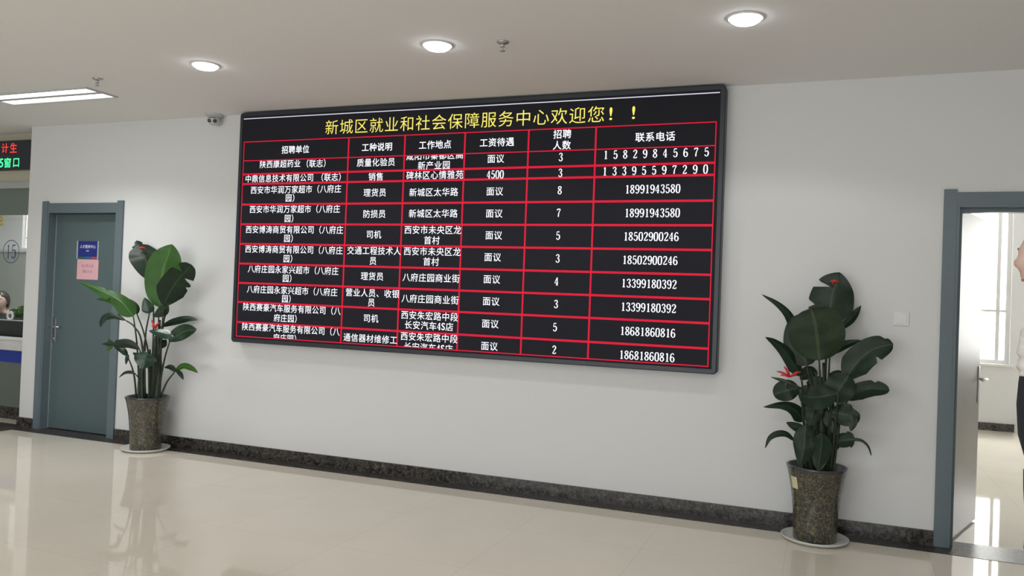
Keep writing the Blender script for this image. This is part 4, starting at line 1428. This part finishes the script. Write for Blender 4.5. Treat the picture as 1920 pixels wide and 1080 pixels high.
def hand(bm, wrist, direction, palm_n, size=1.0, thumb_side=1):
    """palm, four unequal curled fingers and a side thumb, as tapered tubes joined at the palm"""
    D = Vector(direction).normalized()
    N = Vector(palm_n).normalized()
    S = D.cross(N).normalized()
    w = Vector(wrist)
    pal = [w, w + D * 0.03 * size, w + D * 0.07 * size, w + D * 0.09 * size]
    for q in (-0.024, -0.008, 0.008, 0.024):
        tube(bm, [p + S * q * size * (0.7 + 0.3 * i / 3) for i, p in enumerate(pal)], [0.012 * size, 0.0135 * size, 0.0125 * size, 0.010 * size], 10)
    for q, ln in ((-0.027, 0.062), (-0.009, 0.074), (0.009, 0.080), (0.027, 0.070)):
        b = w + D * 0.086 * size + S * q * size
        tube(bm, [b, b + (D * 0.9 + N * 0.25) * ln * 0.45 * size, b + (D * 0.75 + N * 0.62) * ln * 0.78 * size, b + (D * 0.55 + N * 0.95) * ln * size],
             [0.0095 * size, 0.009 * size, 0.0085 * size, 0.0065 * size], 8)
    b = w + D * 0.028 * size + S * 0.030 * thumb_side * size
    tube(bm, [b, b + (D * 0.5 + S * thumb_side * 0.7 + N * 0.3) * 0.032 * size, b + (D * 0.85 + S * thumb_side * 0.75 + N * 0.6) * 0.058 * size], [0.0125 * size, 0.011 * size, 0.008 * size], 8)


# standing person at the right edge, in profile, facing left
pr = thing('person', 'person in a dark coat and white scarf standing at the right edge', 'person', (PX, PY, 0))
fw = Vector((-0.932, -0.363, 0))            # the way the person faces
sd = Vector((-0.363, 0.932, 0))             # the person's right-hand side (away from the camera)


def at(f, s, z):
    v = fw * f + sd * s
    return (v.x, v.y, z)


J = [(*at(0, 0, 0.95), 0.12, 0.10), (*at(0.005, 0, 1.15), 0.115, 0.10), (*at(0.0, 0, 1.31), 0.11, 0.09), (*at(-0.015, 0, 1.43), 0.065, 0.060), (*at(0.015, 0, 1.52), 0.052), (*at(0.045, 0, 1.60), 0.060),
     (*at(0, 0.09, 0.84), 0.09), (*at(-0.02, 0.095, 0.50), 0.062), (*at(-0.05, 0.10, 0.10), 0.042), (*at(0.08, 0.10, 0.045), 0.036),
     (*at(0, -0.09, 0.84), 0.09), (*at(0.03, -0.095, 0.50), 0.062), (*at(0.0, -0.10, 0.10), 0.042), (*at(0.13, -0.10, 0.045), 0.036),
     (*at(-0.05, 0.14, 1.375), 0.040), (*at(-0.14, 0.215, 1.12), 0.043), (*at(-0.12, 0.225, 0.90), 0.030),
     (*at(-0.02, -0.14, 1.375), 0.040), (*at(-0.03, -0.225, 1.12), 0.043), (*at(0.05, -0.235, 0.90), 0.030)]
Bn = [(0, 1), (1, 2), (2, 3), (3, 4), (4, 5), (0, 6), (6, 7), (7, 8), (8, 9), (0, 10), (10, 11), (11, 12), (12, 13), (2, 14), (14, 15), (15, 16), (2, 17), (17, 18), (18, 19)]
body = skin_body('body', J, Bn, M['skin'], pr)
bm = bmesh.new()
bm.from_mesh(body.data)
head_mesh(bm, at(0.090, 0, 1.655), 0.115, fw)
hand(bm, at(-0.12, 0.225, 0.895), tuple(fw * 0.25 - Vector((0, 0, 1.0))), tuple(-sd), 1.0, -1)
hand(bm, at(0.055, -0.235, 0.895), tuple(fw * 0.25 - Vector((0, 0, 1.0))), tuple(sd), 1.0, 1)
bm.to_mesh(body.data)
bm.free()
for p_ in body.data.polygons:
    p_.use_smooth = True
obj('hair', hair_mesh(at(0.083, 0, 1.660), 0.115, fw, 0.1), M['brown_hair'], pr, smooth=True)
face_parts(at(0.090, 0, 1.655), 0.115, fw, pr, M['brown_hair'])


def loft(bm, rings, n=28):
    """closed loft through elliptical rings (forward offset, half depth, half width, height)"""
    R_ = []
    for f0, rd, rw, z in rings:
        R_.append([bm.verts.new(at(f0 + rd * math.cos(2 * PI * k / n), rw * math.sin(2 * PI * k / n), z)) for k in range(n)])
    for a, b_ in zip(R_, R_[1:]):
        for k in range(n):
            bm.faces.new((a[k], a[(k + 1) % n], b_[(k + 1) % n], b_[k]))
    bm.faces.new(R_[-1])


bm = bmesh.new()
loft(bm, [(0.0, 0.120, 0.185, 0.62), (0.0, 0.118, 0.180, 0.72), (0.0, 0.116, 0.175, 0.84), (0.008, 0.122, 0.170, 0.94), (0.024, 0.140, 0.168, 1.03), (0.028, 0.142, 0.175, 1.14),
          (0.022, 0.138, 0.185, 1.22), (0.010, 0.130, 0.195, 1.32), (0.0, 0.116, 0.195, 1.39), (-0.008, 0.096, 0.160, 1.435), (-0.01, 0.080, 0.115, 1.465), (-0.01, 0.070, 0.080, 1.485)])
for sg in (1, -1):
    arm = [(-0.01, 0.155), (-0.02, 0.205), (-0.03, 0.230), (0.01, 0.238), (0.052, 0.236)] if sg < 0 else [(-0.04, 0.145), (-0.09, 0.190), (-0.14, 0.215), (-0.13, 0.225), (-0.12, 0.226)]
    tube(bm, spline([at(f_, s_ * sg, z_) for (f_, s_), z_ in zip(arm, (1.40, 1.28, 1.12, 1.00, 0.90))], 14),
         [0.066, 0.072, 0.070, 0.067, 0.065, 0.063, 0.061, 0.060, 0.058, 0.056, 0.054, 0.052, 0.050, 0.048, 0.047], 16)
bmesh.ops.recalc_face_normals(bm, faces=bm.faces[:])
obj('coat', bm, M['coat'], pr, smooth=True)
bm = bmesh.new()
for sg in (1, -1):
    f1 = -0.02 if sg > 0 else 0.03
    f2 = -0.05 if sg > 0 else 0.0
    tube(bm, spline([at(0.0, 0.085 * sg, 0.90), at(f1, 0.095 * sg, 0.50), at(f2, 0.10 * sg, 0.075)], 12), [0.105, 0.105, 0.102, 0.098, 0.092, 0.086, 0.080, 0.076, 0.073, 0.071, 0.069, 0.067, 0.066], 18)
obj('trousers', bm, M['coat'], pr, smooth=True)
for a, s_ in (((-0.05), 0.10), (0.0, -0.10)):
    skin_body('shoe', [(*at(a - 0.05, s_, 0.048), 0.046), (*at(a + 0.06, s_, 0.046), 0.046), (*at(a + 0.17, s_, 0.040), 0.040)], [(0, 1), (1, 2)], M['shoe'], pr)
bm = bmesh.new()
ring = [Vector(at(0.005 + 0.085 * math.cos(2 * PI * k / 14), 0.085 * math.sin(2 * PI * k / 14), 1.455 - 0.02 * math.cos(2 * PI * k / 14))) for k in range(15)]
tube(bm, ring, [0.046 + 0.006 * math.sin(k * 2.6) for k in range(15)], 14)
tube(bm, spline([at(0.09, 0.0, 1.43), at(0.150, 0.0, 1.38), at(0.156, 0.0, 1.31), at(0.152, 0.0, 1.25)], 12), [0.044 + 0.004 * math.sin(k * 2.1) for k in range(13)], 14)
bmesh.ops.subdivide_edges(bm, edges=bm.edges[:], cuts=1, use_grid_fill=True)
bm.normal_update()
for v in bm.verts:
    v.co += v.normal * 0.006 * noise.noise(v.co * 60)
obj('scarf', bm, M['scarf'], pr, smooth=True)

# seated clerk behind the glass, mostly beyond the left edge
cl = thing('person', 'seated dark haired person behind the glass at the left edge', 'person', (-10.30, 1.95, 0))
cf = Vector((0.35, -0.94, 0)).normalized()
cs = Vector((0.94, 0.35, 0)).normalized()


def atc(f, s, z):
    v = cf * f + cs * s
    return (v.x, v.y, z)


JC = [(*atc(0, 0, 0.52), 0.13, 0.12), (*atc(0.02, 0, 0.72), 0.12, 0.11), (*atc(0.02, 0, 0.88), 0.15, 0.12), (*atc(0.01, 0, 0.98), 0.09, 0.08), (*atc(0.03, 0, 1.05), 0.052), (*atc(0.05, 0, 1.12), 0.06),
      (*atc(0.12, 0.09, 0.50), 0.085), (*atc(0.42, 0.10, 0.49), 0.065), (*atc(0.40, 0.10, 0.10), 0.045), (*atc(0.52, 0.10, 0.045), 0.04),
      (*atc(0.12, -0.09, 0.50), 0.085), (*atc(0.42, -0.10, 0.49), 0.065), (*atc(0.40, -0.10, 0.10), 0.045), (*atc(0.52, -0.10, 0.045), 0.04),
      (*atc(0.02, 0.18, 0.94), 0.055), (*atc(0.06, 0.24, 0.68), 0.045), (*atc(0.22, 0.17, 0.72), 0.033),
      (*atc(0.02, -0.18, 0.94), 0.055), (*atc(0.06, -0.24, 0.68), 0.045), (*atc(0.22, -0.17, 0.72), 0.033)]
cb = skin_body('body', JC, Bn, M['skin'], cl)
bm = bmesh.new()
bm.from_mesh(cb.data)
head_mesh(bm, atc(0.07, 0, 1.165), 0.1, cf)
hand(bm, atc(0.225, 0.165, 0.72), tuple(cf * 0.9 - cs * 0.3), (0, 0, -1), 1.0, -1)
hand(bm, atc(0.225, -0.165, 0.72), tuple(cf * 0.9 + cs * 0.3), (0, 0, -1), 1.0, 1)
bm.to_mesh(cb.data)
bm.free()
for p_ in cb.data.polygons:
    p_.use_smooth = True
obj('hair', hair_mesh(atc(0.07, 0, 1.165), 0.1, cf, 0.05), M['hair'], cl, smooth=True)
face_parts(atc(0.07, 0, 1.165), 0.1, cf, cl, M['hair'])
skin_body('jacket', [(*atc(0, 0, 0.55), 0.15, 0.14), (*atc(0.02, 0, 0.72), 0.145, 0.135), (*atc(0.02, 0, 0.87), 0.17, 0.14), (*atc(0.01, 0, 0.97), 0.11, 0.10),
                     (*atc(0.02, 0.18, 0.93), 0.068), (*atc(0.06, 0.24, 0.69), 0.058), (*atc(0.20, 0.18, 0.72), 0.045),
                     (*atc(0.02, -0.18, 0.93), 0.068), (*atc(0.06, -0.24, 0.69), 0.058), (*atc(0.20, -0.18, 0.72), 0.045)],
          [(0, 1), (1, 2), (2, 3), (2, 4), (4, 5), (5, 6), (2, 7), (7, 8), (8, 9)], M['coat'], cl)
skin_body('trousers', [(*atc(0, 0, 0.50), 0.13), (*atc(0.12, 0.09, 0.50), 0.10), (*atc(0.42, 0.10, 0.49), 0.08), (*atc(0.40, 0.10, 0.10), 0.06),
                       (*atc(0.12, -0.09, 0.50), 0.10), (*atc(0.42, -0.10, 0.49), 0.08), (*atc(0.40, -0.10, 0.10), 0.06)], [(0, 1), (1, 2), (2, 3), (0, 4), (4, 5), (5, 6)], M['coat'], cl)
for s_ in (0.10, -0.10):
    skin_body('shoe', [(*atc(0.36, s_, 0.048), 0.046), (*atc(0.46, s_, 0.046), 0.046), (*atc(0.56, s_, 0.040), 0.040)], [(0, 1), (1, 2)], M['shoe'], cl)
st = thing('stool', 'dark stool under the seated person behind the counter', 'stool', (-10.30, 1.95, 0))
bm = bmesh.new()
lathe(bm, [(0.0, 0.325), (0.17, 0.325), (0.185, 0.34), (0.17, 0.355), (0.0, 0.355)], 32)
obj('seat', bm, M['dark'], st, smooth=True, angle=40)
for k in range(4):
    a = PI / 4 + k * PI / 2
    bm = bmesh.new()
    tube(bm, [(0.11 * math.cos(a), 0.11 * math.sin(a), 0.327), (0.17 * math.cos(a), 0.17 * math.sin(a), 0.0)], 0.012, 8)
    obj('leg', bm, M['steel'], st, smooth=True)
